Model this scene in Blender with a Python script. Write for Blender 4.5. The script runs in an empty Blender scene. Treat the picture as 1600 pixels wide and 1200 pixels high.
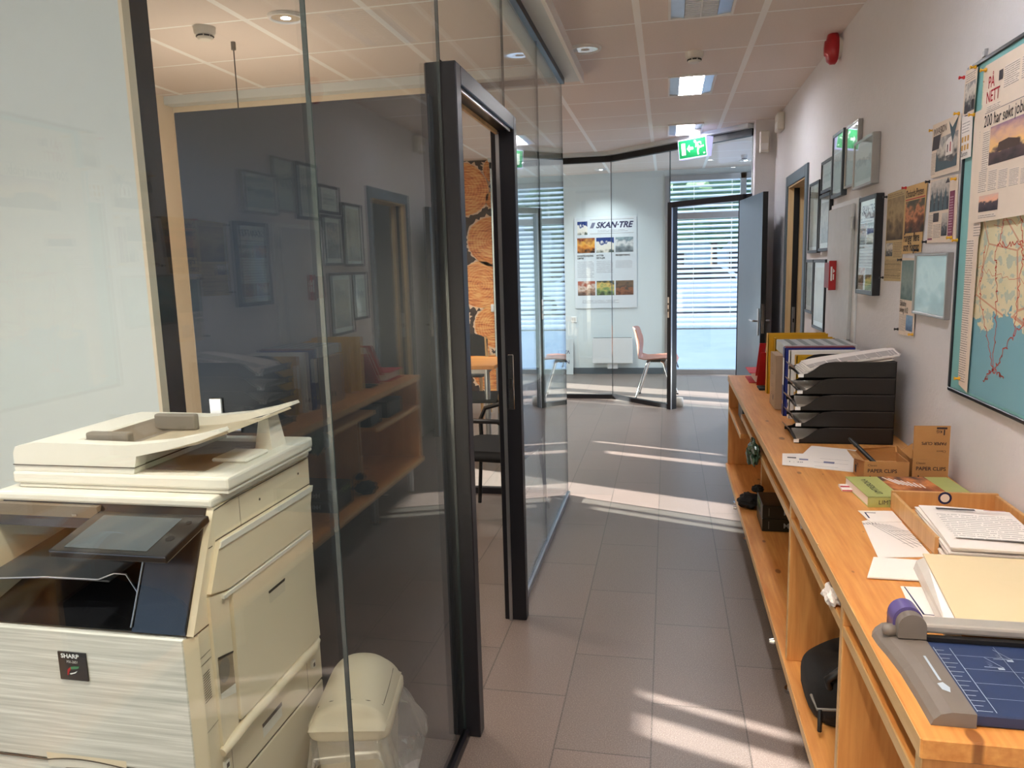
import bpy, bmesh, math, random
from mathutils import Vector, Matrix, noise as mnoise
S = bpy.context.scene
COL = S.collection
R = math.radians
rnd = random.Random(7)

# ------------------------------------------------------------------ camera
cam_d = bpy.data.cameras.new('camera')
cam_d.sensor_fit = 'HORIZONTAL'; cam_d.sensor_width = 36.0; cam_d.lens = 36 * 1176.5 / 1600
cam_d.clip_start = .05; cam_d.clip_end = 400
cam = bpy.data.objects.new('camera', cam_d); COL.objects.link(cam)
EYE = Vector((0, 0, 1.52))
_yaw, _pit, _rol = R(-11.7558), R(-8.9347), R(-1.6118)
_f = Vector((math.sin(_yaw) * math.cos(_pit), math.cos(_yaw) * math.cos(_pit), math.sin(_pit)))
_r = Vector((math.cos(_yaw), -math.sin(_yaw), 0)); _u = _r.cross(_f)
_r2 = math.cos(_rol) * _r + math.sin(_rol) * _u; _u2 = -math.sin(_rol) * _r + math.cos(_rol) * _u
cam.matrix_world = Matrix(((_r2.x, _u2.x, -_f.x, EYE.x), (_r2.y, _u2.y, -_f.y, EYE.y), (_r2.z, _u2.z, -_f.z, EYE.z), (0, 0, 0, 1)))
S.camera = cam

# ------------------------------------------------------------------ view, world, sun
S.view_settings.view_transform = 'Standard'; S.view_settings.look = 'None'
S.view_settings.gamma = 1; S.view_settings.use_curve_mapping = False
S.view_settings.exposure = 1.5
cy = S.cycles
cy.max_bounces = 14; cy.diffuse_bounces = 5; cy.glossy_bounces = 6; cy.transmission_bounces = 8; cy.transparent_max_bounces = 32
cy.caustics_reflective = False; cy.caustics_refractive = False; cy.sample_clamp_indirect = 4.0
cy.use_denoising = True

w = bpy.data.worlds.new('sky'); S.world = w; w.use_nodes = True
bg = w.node_tree.nodes['Background']
bg.inputs[0].default_value = (.50, .69, 1.0, 1); bg.inputs[1].default_value = .66

SUN_EL = R(17.0)
sd = bpy.data.lights.new('low_sun', 'SUN'); sd.energy = 15.0; sd.color = (1, .97, .91); sd.angle = R(.55)
so = bpy.data.objects.new('low_sun', sd); COL.objects.link(so); so.location = (-12, 9, 9)
_d = Vector((.94 * math.cos(SUN_EL), -.34 * math.cos(SUN_EL), -math.sin(SUN_EL)))
so.rotation_euler = _d.to_track_quat('-Z', 'Y').to_euler()

LAMP_W = 26.0        # warm ceiling luminaires
LAMP_SPOT = 10.0

# ------------------------------------------------------------------ materials
def lin(c):
    return tuple((x / 255 / 12.92) if x / 255 <= .04045 else ((x / 255 + .055) / 1.055) ** 2.4 for x in c) + (1,)
class NT:
    def __init__(s, name):
        s.m = bpy.data.materials.new(name); s.m.use_nodes = True; s.t = s.m.node_tree; s.n = s.t.nodes
        s.b = s.n['Principled BSDF']; s.out = s.n['Material Output']
    def add(s, typ, **kw):
        n = s.n.new(typ)
        for k, v in kw.items(): setattr(n, k, v)
        return n
    def link(s, a, b): s.t.links.new(a, b)
    def val(s, sock, v):
        if hasattr(v, 'is_output') or hasattr(v, 'links'): s.link(v, sock)
        else: sock.default_value = v
    def math(s, op, a, b=0.0, c=None):
        n = s.add('ShaderNodeMath', operation=op); s.val(n.inputs[0], a); s.val(n.inputs[1], b)
        if c is not None: s.val(n.inputs[2], c)
        return n.outputs[0]
    def mix(s, f, a, b, blend='MIX'):
        n = s.add('ShaderNodeMix', data_type='RGBA', blend_type=blend); s.val(n.inputs[0], f)
        for i, c in ((6, a), (7, b)): s.val(n.inputs[i], c)
        return n.outputs[2]
    def noise(s, vec, scale, detail=3, rough=.5):
        n = s.add('ShaderNodeTexNoise'); n.inputs['Scale'].default_value = scale; n.inputs['Detail'].default_value = detail
        n.inputs['Roughness'].default_value = rough
        if vec is not None: s.link(vec, n.inputs['Vector'])
        return n.outputs[0]
    def coord(s, kind='Object'): return s.add('ShaderNodeTexCoord').outputs[kind]
    def mapping(s, vec, loc=(0, 0, 0), scale=(1, 1, 1), rot=(0, 0, 0)):
        n = s.add('ShaderNodeMapping'); s.link(vec, n.inputs[0]); n.inputs[1].default_value = loc; n.inputs[2].default_value = rot; n.inputs[3].default_value = scale
        return n.outputs[0]
    def ramp(s, f, stops, interp='LINEAR'):
        n = s.add('ShaderNodeValToRGB'); s.val(n.inputs[0], f); e = n.color_ramp.elements; n.color_ramp.interpolation = interp
        e[0].position, e[0].color = stops[0]; e[1].position, e[1].color = stops[1]
        for p, c in stops[2:]:
            k = e.new(p); k.color = c
        return n.outputs[0]
    def bump(s, h, strength=.2, dist=.01):
        n = s.add('ShaderNodeBump'); n.inputs['Strength'].default_value = strength; n.inputs['Distance'].default_value = dist
        s.link(h, n.inputs['Height']); s.link(n.outputs[0], s.b.inputs['Normal'])
    def xyz(s, vec):
        n = s.add('ShaderNodeSeparateXYZ'); s.link(vec, n.inputs[0]); return n.outputs

def pm(name, rgb, rough=.5, metal=0.0, spec=.5, var=.06, vs=18, bump=0.0, bs=60, emit=None, es=0.0, coat=0.0):
    t = NT(name); c = lin(rgb); v = t.coord()
    n = t.noise(v, vs)
    dk = tuple(x * (1 - var * 2) for x in c[:3]) + (1,); lt = tuple(min(1, x * (1 + var)) for x in c[:3]) + (1,)
    t.link(t.mix(n, dk, lt), t.b.inputs['Base Color'])
    t.b.inputs['Roughness'].default_value = rough; t.b.inputs['Metallic'].default_value = metal
    t.b.inputs['Specular IOR Level'].default_value = spec; t.b.inputs['Coat Weight'].default_value = coat
    if bump: t.bump(t.noise(v, bs, 4), bump, .004)
    if emit: t.b.inputs['Emission Color'].default_value = lin(emit); t.b.inputs['Emission Strength'].default_value = es
    return t.m

def glass_mat(name, tint=(.94, .976, .972), ior=1.5):
    t = NT(name); t.n.remove(t.b)
    tr = t.add('ShaderNodeBsdfTransparent'); tr.inputs[0].default_value = tint + (1,)
    gl = t.add('ShaderNodeBsdfGlossy'); gl.inputs['Roughness'].default_value = 0.0; gl.inputs[0].default_value = (1, 1, 1, 1)
    lw = t.add('ShaderNodeLayerWeight'); lw.inputs[0].default_value = .5; f0 = ((ior - 1) / (ior + 1)) ** 2
    fr = t.math('ADD', t.math('MULTIPLY', t.math('POWER', lw.outputs['Facing'], 5.0), 1 - f0), f0)
    mx = t.add('ShaderNodeMixShader'); t.link(fr, mx.inputs[0]); t.link(tr.outputs[0], mx.inputs[1]); t.link(gl.outputs[0], mx.inputs[2])
    t.link(mx.outputs[0], t.out.inputs[0])
    return t.m

def wood_mat(name, base, dark, axis=1, board=.095, knots=True, rough=.38):
    t = NT(name); v = t.coord(); x = t.xyz(v)
    sc = [9, 9, 9]; sc[axis] = .9
    g = t.noise(t.mapping(v, scale=tuple(sc)), 4.0, 5, .6)
    sc2 = [60, 60, 60]; sc2[axis] = 2.5
    fine = t.noise(t.mapping(v, scale=tuple(sc2)), 1.5, 3)
    bi = t.math('FLOOR', t.math('DIVIDE', x[0 if axis == 1 else 1], board))
    wn = t.add('ShaderNodeTexWhiteNoise', noise_dimensions='1D'); t.link(bi, wn.inputs['W'])
    f = t.math('ADD', t.math('MULTIPLY', g, .75), t.math('ADD', t.math('MULTIPLY', fine, .5), t.math('MULTIPLY', t.math('SUBTRACT', wn.outputs[0], .5), .28)))
    col = t.ramp(f, [(.32, lin(dark)), (.85, lin(base))])
    if knots:
        cb = t.add('ShaderNodeCombineXYZ'); t.link(t.math('MULTIPLY', x[0 if axis == 1 else 1], 11.0), cb.inputs[0]); t.link(t.math('MULTIPLY', x[axis], 5.5), cb.inputs[1])
        vo = t.add('ShaderNodeTexVoronoi', voronoi_dimensions='2D'); t.link(cb.outputs[0], vo.inputs['Vector']); vo.inputs['Scale'].default_value = 1.0
        sz = t.math('MULTIPLY', t.math('SUBTRACT', t.xyz(vo.outputs['Color'])[0], .55), .26)
        k = t.add('ShaderNodeMapRange'); t.link(t.math('SUBTRACT', vo.outputs['Distance'], sz), k.inputs[0]); k.inputs[1].default_value = .03; k.inputs[2].default_value = -.01; k.inputs[3].default_value = 0; k.inputs[4].default_value = .72
        col = t.mix(k.outputs[0], col, lin((98, 50, 24)))
    t.link(col, t.b.inputs['Base Color']); t.b.inputs['Roughness'].default_value = rough
    return t.m

# --- the setting's materials
def floor_mat():
    t = NT('stone_floor_tiles'); v = t.coord(); x = t.xyz(v)
    cb = t.add('ShaderNodeCombineXYZ'); t.link(t.math('SUBTRACT', x[1], 3.3545), cb.inputs[0]); t.link(t.math('ADD', x[0], .044), cb.inputs[1])
    br = t.add('ShaderNodeTexBrick', offset=.5, squash=1.0); t.link(cb.outputs[0], br.inputs['Vector'])
    for k, q in (('Scale', 1.0), ('Mortar Size', .0030), ('Mortar Smooth', .3), ('Bias', 0.0), ('Brick Width', .597), ('Row Height', .3035)): br.inputs[k].default_value = q
    br.inputs['Color1'].default_value = lin((112, 101, 95)); br.inputs['Color2'].default_value = lin((121, 107, 100)); br.inputs['Mortar'].default_value = lin((78, 70, 66))
    sp = t.noise(v, 260, 2, .7); sp2 = t.noise(v, 3.0, 3)
    c = t.mix(t.math('MULTIPLY', t.math('GREATER_THAN', sp, .58), .34), br.outputs['Color'], lin((178, 168, 160)))
    c = t.mix(t.math('MULTIPLY', t.math('LESS_THAN', sp, .42), .30), c, lin((62, 54, 50)))
    c = t.mix(t.math('MULTIPLY', sp2, .18), c, lin((96, 88, 84)))
    t.link(c, t.b.inputs['Base Color']); t.b.inputs['Roughness'].default_value = .36; t.b.inputs['Specular IOR Level'].default_value = .45
    t.bump(t.math('ADD', sp, t.math('MULTIPLY', br.outputs['Fac'], -2.0)), .12, .002)
    return t.m
def ceil_mat():
    t = NT('ceiling_tiles'); v = t.coord(); x = t.xyz(v)
    def line(c, off, pitch, half):
        f = t.math('FRACT', t.math('DIVIDE', t.math('ADD', c, off), pitch)); d = t.math('ABSOLUTE', t.math('SUBTRACT', f, .5))
        return t.math('GREATER_THAN', d, .5 - half / pitch)
    bx = line(x[0], .148 + 6.03, .603, .017); by = line(x[1], -4.06 + 6.03, .603, .008)
    n = t.noise(v, 90, 3); n2 = t.noise(v, 1.2, 2)
    c = t.mix(n, lin((226, 215, 209)), lin((236, 226, 220))); c = t.mix(t.math('MULTIPLY', n2, .2), c, lin((214, 200, 193)))
    c = t.mix(t.math('MAXIMUM', bx, by), c, lin((252, 252, 252)))
    t.link(c, t.b.inputs['Base Color']); t.b.inputs['Roughness'].default_value = .8
    t.bump(n, .25, .003)
    return t.m
M_floor = floor_mat(); M_ceil = ceil_mat()
M_wall = pm('woodchip_white_paint', (220, 217, 219), .75, bump=.35, bs=75, var=.02)
M_pale = pm('smooth_pale_paint', (216, 225, 228), .6, var=.015)
M_cream = pm('cream_paint', (232, 218, 196), .7, var=.02)
M_creamwood = wood_mat('pale_jamb_wood', (226, 196, 150), (200, 165, 115), axis=2, knots=False, rough=.5)
M_glass = glass_mat('clear_glass')
M_glassedge = pm('glass_edge', (58, 70, 72), .12, spec=.8)
M_dark = pm('anthracite_metal', (26, 26, 32), .36, .0, .4)
M_darker = pm('black_rubber_trim', (16, 16, 18), .5)
M_leaf = pm('blue_grey_door', (110, 130, 148), .32, .35, var=.03)
M_leafdark = pm('dark_slate_door', (54, 58, 63), .22, .0, spec=.35, var=.03)
M_casing = pm('blue_grey_casing', (92, 106, 116), .35, .3)
M_alu = pm('brushed_aluminium', (176, 178, 182), .3, .9)
M_chrome = pm('chrome', (220, 220, 222), .12, 1.0)
M_whitemetal = pm('white_lacquer', (222, 224, 226), .4, var=.01)
M_greyplastic = pm('grey_plastic', (122, 118, 112), .45)
M_black = pm('black_plastic', (20, 20, 22), .4)
M_blackcloth = pm('black_fabric', (18, 18, 20), .85, bump=.3, bs=300)
M_grille = pm('white_plastic', (226, 222, 214), .5)
M_beige = pm('beige_plastic', (216, 204, 182), .5, var=.02)
M_pine = wood_mat('orange_pine', (232, 172, 100), (196, 126, 62), axis=1)
M_pinez = wood_mat('orange_pine_upright', (226, 166, 100), (188, 120, 62), axis=2, board=.11)
M_pinedge = wood_mat('pale_pine_edge', (226, 192, 142), (196, 154, 100), axis=1, knots=False)
M_beech = wood_mat('beech', (214, 168, 112), (190, 140, 86), axis=2, knots=False)
M_table = wood_mat('orange_table_wood', (232, 158, 66), (206, 126, 44), axis=0, knots=False)
M_paper = pm('white_paper', (236, 228, 222), .75, var=.012)
M_news = pm('newsprint', (226, 208, 190), .85, var=.03)
M_oldnews = pm('yellowed_newsprint', (188, 164, 122), .85, var=.05)
M_ink = pm('black_ink', (34, 30, 32), .8)
M_navy = pm('navy_ink', (28, 34, 82), .7)
M_redink = pm('red_ink', (178, 44, 58), .8)
M_purple = pm('plum_ink', (128, 62, 88), .8)
M_red = pm('red_plastic', (176, 26, 36), .35)
M_redpaper = pm('red_binder_board', (186, 30, 44), .5)
M_yellow = pm('yellow_binder_board', (214, 164, 20), .5)
M_blue = pm('blue_binder_board', (26, 44, 132), .45)
M_maroon = pm('maroon_binder_board', (120, 24, 48), .5)
M_card = pm('brown_cardboard', (176, 128, 78), .8, bump=.15, bs=120)
M_cardin = pm('cardboard_inside', (192, 146, 94), .8)
M_cardgrey = pm('pale_cardboard', (176, 148, 122), .8)
M_white = pm('plain_white', (240, 240, 240), .6, var=.0)
M_green = pm('exit_green', (0, 120, 66), .5, emit=(0, 140, 74), es=.16)
M_exitwhite = pm('exit_white', (240, 245, 240), .5, emit=(236, 245, 236), es=.28)
M_exitside = pm('exit_housing_lit', (214, 214, 244), .5, emit=(196, 198, 255), es=.3)
M_lamp = pm('lit_diffuser', (255, 236, 214), .5, emit=(246, 248, 255), es=LAMP_W)
M_lampwarm = pm('lit_warm_diffuser', (255, 236, 214), .5, emit=(255, 230, 200), es=LAMP_W * 1.15)
M_lampoff = pm('unlit_louvre', (186, 196, 212), .3, .4)
M_reflector = pm('luminaire_reflector', (188, 204, 226), .3, .5)

def textlines(name, paper, ink, words=22.0, duty=.42, dens=.62):
    # UV: v counts lines of type, u runs 0..1 across the column
    t = NT(name); x = t.xyz(t.coord('UV'))
    row = t.math('FLOOR', x[1]); fr = t.math('FRACT', x[1])
    cb = t.add('ShaderNodeCombineXYZ'); t.link(t.math('MULTIPLY', x[0], words), cb.inputs[0]); t.link(t.math('MULTIPLY', row, 7.31), cb.inputs[1])
    n = t.noise(cb.outputs[0], 1.0, 2)
    cell = t.add('ShaderNodeTexWhiteNoise', noise_dimensions='1D'); t.link(row, cell.inputs['W'])
    end = t.math('LESS_THAN', x[0], t.math('ADD', .86, t.math('MULTIPLY', cell.outputs[0], .3)))
    k = t.math('MULTIPLY', t.math('MULTIPLY', t.math('LESS_THAN', fr, duty), t.math('GREATER_THAN', n, .40)), end)
    t.link(t.mix(t.math('MULTIPLY', k, dens), lin(paper), lin(ink)), t.b.inputs['Base Color']); t.b.inputs['Roughness'].default_value = .85
    return t.m
def picture(name, stops, scale=5.0, amt=.5, seed=0.0, rough=.8):
    t = NT(name); uv = t.coord('UV'); x = t.xyz(uv)
    n = t.noise(t.mapping(uv, loc=(seed, seed * 1.7, 0)), scale, 5, .65)
    vo = t.add('ShaderNodeTexVoronoi'); t.link(t.mapping(uv, loc=(seed, 0, 0)), vo.inputs['Vector']); vo.inputs['Scale'].default_value = scale * 1.3
    f = t.math('ADD', x[1], t.math('MULTIPLY', t.math('SUBTRACT', t.math('ADD', t.math('MULTIPLY', n, .7), t.math('MULTIPLY', vo.outputs['Distance'], .4)), .55), amt * 2))
    t.link(t.ramp(f, [(p, lin(c)) for p, c in stops]), t.b.inputs['Base Color']); t.b.inputs['Roughness'].default_value = rough
    return t.m
M_txt = textlines('column_text', (228, 212, 198), (70, 62, 60))
M_txtold = textlines('column_text_yellowed', (188, 164, 122), (78, 62, 46))
M_txtw = textlines('typed_text', (238, 230, 225), (110, 104, 104), words=30, duty=.35, dens=.6)
M_txtpost = textlines('poster_text', (224, 228, 232), (110, 120, 140), words=26, duty=.4)
P_bw = picture('grey_house_photo', [(0, (58, 62, 68)), (.3, (92, 92, 94)), (.5, (176, 168, 160)), (.75, (214, 206, 196)), (1, (150, 146, 146))], 5, .5)
P_bw2 = picture('dark_church_photo', [(0, (44, 50, 58)), (.35, (74, 80, 88)), (.6, (170, 162, 156)), (1, (206, 196, 188))], 6, .45, 3)
P_old = picture('sepia_photo', [(0, (70, 58, 44)), (.4, (120, 100, 72)), (.7, (168, 146, 108)), (1, (140, 120, 88))], 4, .6, 5)
P_people = picture('colour_people_photo', [(0, (44, 36, 34)), (.35, (112, 70, 48)), (.6, (200, 130, 92)), (.8, (96, 84, 66)), (1, (70, 70, 60))], 3.2, .8, 8)
P_sunset = picture('sunset_photo', [(0, (52, 44, 48)), (.34, (92, 74, 74)), (.44, (238, 190, 124)), (.7, (216, 170, 140)), (1, (150, 118, 140))], 3.4, .35, 2)
P_sunset2 = picture('dusk_shore_photo', [(0, (48, 46, 56)), (.5, (74, 66, 74)), (.62, (232, 170, 140)), (1, (214, 176, 160))], 4, .3, 11)
P_teal = picture('teal_grey_photo', [(0, (88, 112, 112)), (.5, (134, 152, 148)), (1, (110, 132, 130))], 5, .4, 4)
P_bluepic = picture('blue_photo', [(0, (70, 96, 130)), (.5, (110, 146, 182)), (1, (140, 170, 196))], 4, .4, 6)
P_frame = picture('pale_print', [(0, (196, 204, 200)), (.4, (214, 220, 216)), (.55, (150, 160, 160)), (.7, (224, 226, 222)), (1, (206, 214, 212))], 4, .4, 1, .4)
P_frame2 = picture('warm_print', [(0, (150, 140, 120)), (.4, (214, 200, 172)), (.7, (182, 172, 150)), (1, (222, 214, 196))], 4, .5, 9, .4)
P_frame3 = picture('photo_of_timber_hall', [(0, (92, 86, 78)), (.4, (138, 128, 112)), (.6, (190, 186, 176)), (1, (160, 166, 166))], 5, .5, 12, .4)
P_blueprint = picture('pale_blue_engraving', [(0, (96, 140, 156)), (.4, (150, 186, 194)), (.6, (196, 216, 218)), (1, (170, 200, 206))], 3.5, .7, 7, .4)
P_hall = picture('timber_hall_photo', [(0, (60, 32, 22)), (.4, (150, 82, 44)), (.7, (206, 130, 76)), (1, (86, 62, 56))], 3, .6, 4)
P_fire = picture('orange_hall_photo', [(0, (50, 36, 32)), (.35, (214, 130, 50)), (.6, (236, 176, 80)), (1, (120, 30, 30))], 3, .5, 2)
P_villa = picture('white_villa_photo', [(0, (90, 100, 90)), (.25, (232, 226, 214)), (.6, (236, 232, 224)), (.72, (40, 66, 130)), (1, (30, 54, 120))], 3, .5, 6)
P_dome = picture('white_dome_photo', [(0, (78, 90, 98)), (.35, (150, 160, 164)), (.6, (222, 222, 222)), (.85, (120, 140, 150)), (1, (150, 170, 176))], 3, .45, 15)
P_int = picture('interior_photo', [(0, (90, 70, 62)), (.4, (170, 130, 110)), (.65, (220, 200, 186)), (1, (170, 90, 70))], 4, .7, 21)
P_arch = picture('arch_garden_photo', [(0, (60, 70, 50)), (.4, (140, 160, 100)), (.7, (226, 190, 110)), (1, (60, 66, 56))], 3, .7, 33)
P_beams = picture('beam_hall_photo', [(0, (80, 50, 40)), (.4, (150, 96, 70)), (.6, (70, 66, 62)), (1, (120, 96, 76))], 4, .7, 41)

def map_mat():
    t = NT('road_map_print'); v = t.coord('UV'); x = t.xyz(v)
    n = t.noise(v, 2.6, 6, .6); sea = t.math('SUBTRACT', t.math('ADD', t.math('MULTIPLY', n, .9), t.math('MULTIPLY', x[1], .62)), .15)
    land = t.mix(t.noise(v, 16, 4), lin((204, 200, 160)), lin((232, 216, 182)))
    land = t.mix(t.math('MULTIPLY', t.math('GREATER_THAN', t.noise(v, 30, 3), .56), .7), land, lin((168, 186, 176)))
    c = t.mix(t.math('GREATER_THAN', sea, .44), lin((120, 170, 184)), land)
    vo = t.add('ShaderNodeTexVoronoi', feature='DISTANCE_TO_EDGE'); t.link(t.mapping(v, loc=(2, 1, 0)), vo.inputs['Vector']); vo.inputs['Scale'].default_value = 5.5
    rd = t.math('MULTIPLY', t.math('LESS_THAN', vo.outputs['Distance'], .012), t.math('GREATER_THAN', sea, .44))
    c = t.mix(t.math('MULTIPLY', rd, .6), c, lin((196, 104, 76)))
    t.link(c, t.b.inputs['Base Color']); t.b.inputs['Roughness'].default_value = .7
    return t.m
M_map = map_mat()
M_sea = pm('teal_sea_print', (128, 186, 186), .6, var=.05, vs=4)

# ------------------------------------------------------------------ mesh builder
WPOS = {}
class MB:
    def __init__(s):
        s.v = []; s.f = []; s.mi = []; s.uv = []; s.sm = []; s.mats = []; s.M = Matrix.Identity(4)
    def mat(s, m):
        if m not in s.mats: s.mats.append(m)
        return s.mats.index(m)
    def add(s, vs, fs, m, smooth=False, uvs=None):
        o = len(s.v); s.v += [tuple(s.M @ Vector(p)) for p in vs]; k = s.mat(m)
        for i, f in enumerate(fs):
            s.f.append([o + j for j in f]); s.mi.append(k); s.sm.append(smooth); s.uv.append(uvs[i] if uvs else None)
        return s
    def bm(s, b, m, smooth=False):
        b.verts.ensure_lookup_table(); b.verts.index_update()
        s.add([v.co[:] for v in b.verts], [[v.index for v in f.verts] for f in b.faces], m, smooth); b.free(); return s
    def box(s, x0, x1, y0, y1, z0, z1, m, bev=0, seg=1):
        b = bmesh.new(); bmesh.ops.create_cube(b, size=1)
        for v in b.verts: v.co = Vector(((x0 + x1) / 2 + v.co.x * abs(x1 - x0), (y0 + y1) / 2 + v.co.y * abs(y1 - y0), (z0 + z1) / 2 + v.co.z * abs(z1 - z0)))
        if bev: bmesh.ops.bevel(b, geom=b.edges[:], offset=bev, segments=seg, profile=.5, affect='EDGES')
        return s.bm(b, m)
    def hexa(s, pts, m):   # 8 points: bottom ring then top ring (ccw from above)
        return s.add(pts, [(3, 2, 1, 0), (4, 5, 6, 7), (0, 1, 5, 4), (1, 2, 6, 5), (2, 3, 7, 6), (3, 0, 4, 7)], m)
    def cyl(s, p0, p1, r0, m, r1=None, n=20, caps=True, smooth=True):
        p0, p1 = Vector(p0), Vector(p1); r1 = r0 if r1 is None else r1
        q = (p1 - p0).to_track_quat('Z', 'Y'); vs = []
        for p, r in ((p0, r0), (p1, r1)):
            for i in range(n):
                a = 2 * math.pi * i / n; vs.append(p + q @ Vector((r * math.cos(a), r * math.sin(a), 0)))
        s.add(vs, [(i, (i + 1) % n, n + (i + 1) % n, n + i) for i in range(n)], m, smooth)
        if caps: s.add(vs, [list(range(n))[::-1], list(range(n, 2 * n))], m)
        return s
    def tube(s, pts, r, m, n=10, smooth=True):
        pts = [Vector(p) for p in pts]; rings = []; up = None
        for i, p in enumerate(pts):
            d = (pts[min(i + 1, len(pts) - 1)] - pts[max(i - 1, 0)]).normalized()
            if up is None: up = Vector((0, 0, 1)) if abs(d.z) < .9 else Vector((1, 0, 0))
            a = up.cross(d)
            if a.length < 1e-4: a = Vector((1, 0, 0)).cross(d)
            a.normalize(); b_ = d.cross(a); up = b_
            rr = r[i] if isinstance(r, (list, tuple)) else r
            rings.append([p + rr * (math.cos(2 * math.pi * k / n) * a + math.sin(2 * math.pi * k / n) * b_) for k in range(n)])
        vs = [v for g in rings for v in g]; fs = []
        for i in range(len(rings) - 1):
            for k in range(n): fs.append((i * n + k, i * n + (k + 1) % n, (i + 1) * n + (k + 1) % n, (i + 1) * n + k))
        s.add(vs, fs, m, smooth); s.add(vs, [list(range(n))[::-1], list(range(len(vs) - n, len(vs)))], m)
        return s
    def lathe(s, prof, o, m, n=28, smooth=True, axis='Z', sx=1.0, sy=1.0):
        o = Vector(o); vs = []
        for r, h in prof:
            for i in range(n):
                a = 2 * math.pi * i / n; c = Vector((r * math.cos(a) * sx, r * math.sin(a) * sy, h))
                if axis == 'X': c = Vector((c.z, c.x, c.y))
                if axis == 'Y': c = Vector((c.y, c.z, c.x))
                vs.append(o + c)
        fs = []
        for j in range(len(prof) - 1):
            for i in range(n): fs.append((j * n + i, j * n + (i + 1) % n, (j + 1) * n + (i + 1) % n, (j + 1) * n + i))
        s.add(vs, fs, m, smooth)
        s.add(vs, [list(range(n))[::-1], list(range(len(vs) - n, len(vs)))], m)
        return s
    def prism(s, poly, fr, d0, d1, m, smooth=False):   # poly in (u,v) of frame, extruded from d0 to d1 along N
        O, U, V, N = fr; n = len(poly)
        vs = [O + U * u + V * v + N * d for d in (d0, d1) for u, v in poly]
        s.add(vs, [(i, (i + 1) % n, n + (i + 1) % n, n + i) for i in range(n)], m, smooth)
        return s.add(vs, [list(range(n))[::-1], list(range(n, 2 * n))], m)
    def quad(s, fr, u0, v0, u1, v1, m, off=.0006, lines=None):
        O, U, V, N = fr; k = lines or 1.0
        vs = [O + U * u + V * v + N * off for u, v in ((u0, v0), (u1, v0), (u1, v1), (u0, v1))]
        return s.add(vs, [(0, 1, 2, 3)], m, False, [[(0, 0), (1, 0), (1, k), (0, k)]])
    def poly(s, fr, pts, m, off=.0006):
        O, U, V, N = fr
        return s.add([O + U * u + V * v + N * off for u, v in pts], [list(range(len(pts)))], m)
    def grid(s, fn, nu, nv, m, smooth=True, thick=None):
        vs = [fn(i / nu, j / nv) for j in range(nv + 1) for i in range(nu + 1)]; W = nu + 1
        fs = [(j * W + i, j * W + i + 1, (j + 1) * W + i + 1, (j + 1) * W + i) for j in range(nv) for i in range(nu)]
        uvs = [[((k % W) / nu, (k // W) / nv) for k in f] for f in fs]
        s.add(vs, fs, m, smooth, uvs)
        if thick:
            t = Vector(thick); vs2 = [Vector(v) + t for v in vs]; s.add(vs2, [f[::-1] for f in fs], m, smooth)
            n = len(vs); b = [i for i in range(W)] + [j * W + nu for j in range(1, nv + 1)] + [nv * W + i for i in range(nu - 1, -1, -1)] + [j * W for j in range(nv - 1, 0, -1)]
            s.add(vs + vs2, [(b[i], n + b[i], n + b[(i + 1) % len(b)], b[(i + 1) % len(b)]) for i in range(len(b))], m)
        return s
    def text(s, txt, fr, u, v, size, m, off=.001, align='LEFT', wide=1.0, shear=0.0, bold=0.0, rot=0.0):
        O, U, V, N = fr
        c = bpy.data.curves.new('lettering', 'FONT'); c.body = txt; c.size = size; c.align_x = align; c.shear = shear; c.offset = bold * size; c.resolution_u = 3
        o = bpy.data.objects.new('lettering', c); COL.objects.link(o)
        me = o.to_mesh(); ca, sa = math.cos(rot), math.sin(rot)
        vs = []
        for q in me.vertices:
            a, b = q.co.x * wide, q.co.y
            vs.append(O + U * (u + a * ca - b * sa) + V * (v + a * sa + b * ca) + N * off)
        fs = [list(p.vertices) for p in me.polygons]
        o.to_mesh_clear(); bpy.data.objects.remove(o); bpy.data.curves.remove(c)
        return s.add(vs, fs, m)
    def build(s, name, parent=None, label=None, cat=None, group=None, kind=None, origin=None, subsurf=0):
        if parent is not None: org = WPOS[parent]
        elif origin is not None: org = Vector(origin)
        else:
            xs = list(zip(*s.v)); org = Vector(((min(xs[0]) + max(xs[0])) / 2, (min(xs[1]) + max(xs[1])) / 2, min(xs[2])))
        me = bpy.data.meshes.new(name)
        me.from_pydata([tuple(Vector(p) - org) for p in s.v], [], s.f)
        for m in s.mats: me.materials.append(m)
        me.polygons.foreach_set('material_index', s.mi); me.polygons.foreach_set('use_smooth', s.sm)
        if any(s.uv):
            l = me.uv_layers.new(name='UVMap')
            for p, u in zip(me.polygons, s.uv):
                if u:
                    for k, li in enumerate(p.loop_indices): l.data[li].uv = u[k]
        me.update()
        o = bpy.data.objects.new(name, me); COL.objects.link(o)
        if parent is not None: o.parent = parent
        else: o.location = org
        WPOS[o] = org
        if subsurf:
            q = o.modifiers.new('smooth', 'SUBSURF'); q.levels = q.render_levels = subsurf
        tag(o, label, cat, group, kind)
        return o
def tag(o, label=None, cat=None, group=None, kind=None):
    for k, x in (('label', label), ('category', cat), ('group', group), ('kind', kind)):
        if x: o[k] = x
    return o
def thing(name, loc, label=None, cat=None, group=None, kind=None):
    o = bpy.data.objects.new(name, None); o.empty_display_size = .05; COL.objects.link(o); o.location = loc; WPOS[o] = Vector(loc)
    return tag(o, label, cat, group, kind)
def structure(mb, name, parent=None, origin=(0, 0, 0)):
    return mb.build(name, parent, kind=None if parent is not None else 'structure', origin=origin)
def FR(O, U, V):
    O, U, V = Vector(O), Vector(U).normalized(), Vector(V).normalized(); return (O, U, V, U.cross(V))
def mbox(*a, **k): return MB().box(*a, **k)
def rot_about(p, ang, axis='Z'):
    return Matrix.Translation(Vector(p)) @ Matrix.Rotation(ang, 4, axis) @ Matrix.Translation(-Vector(p))
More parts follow.
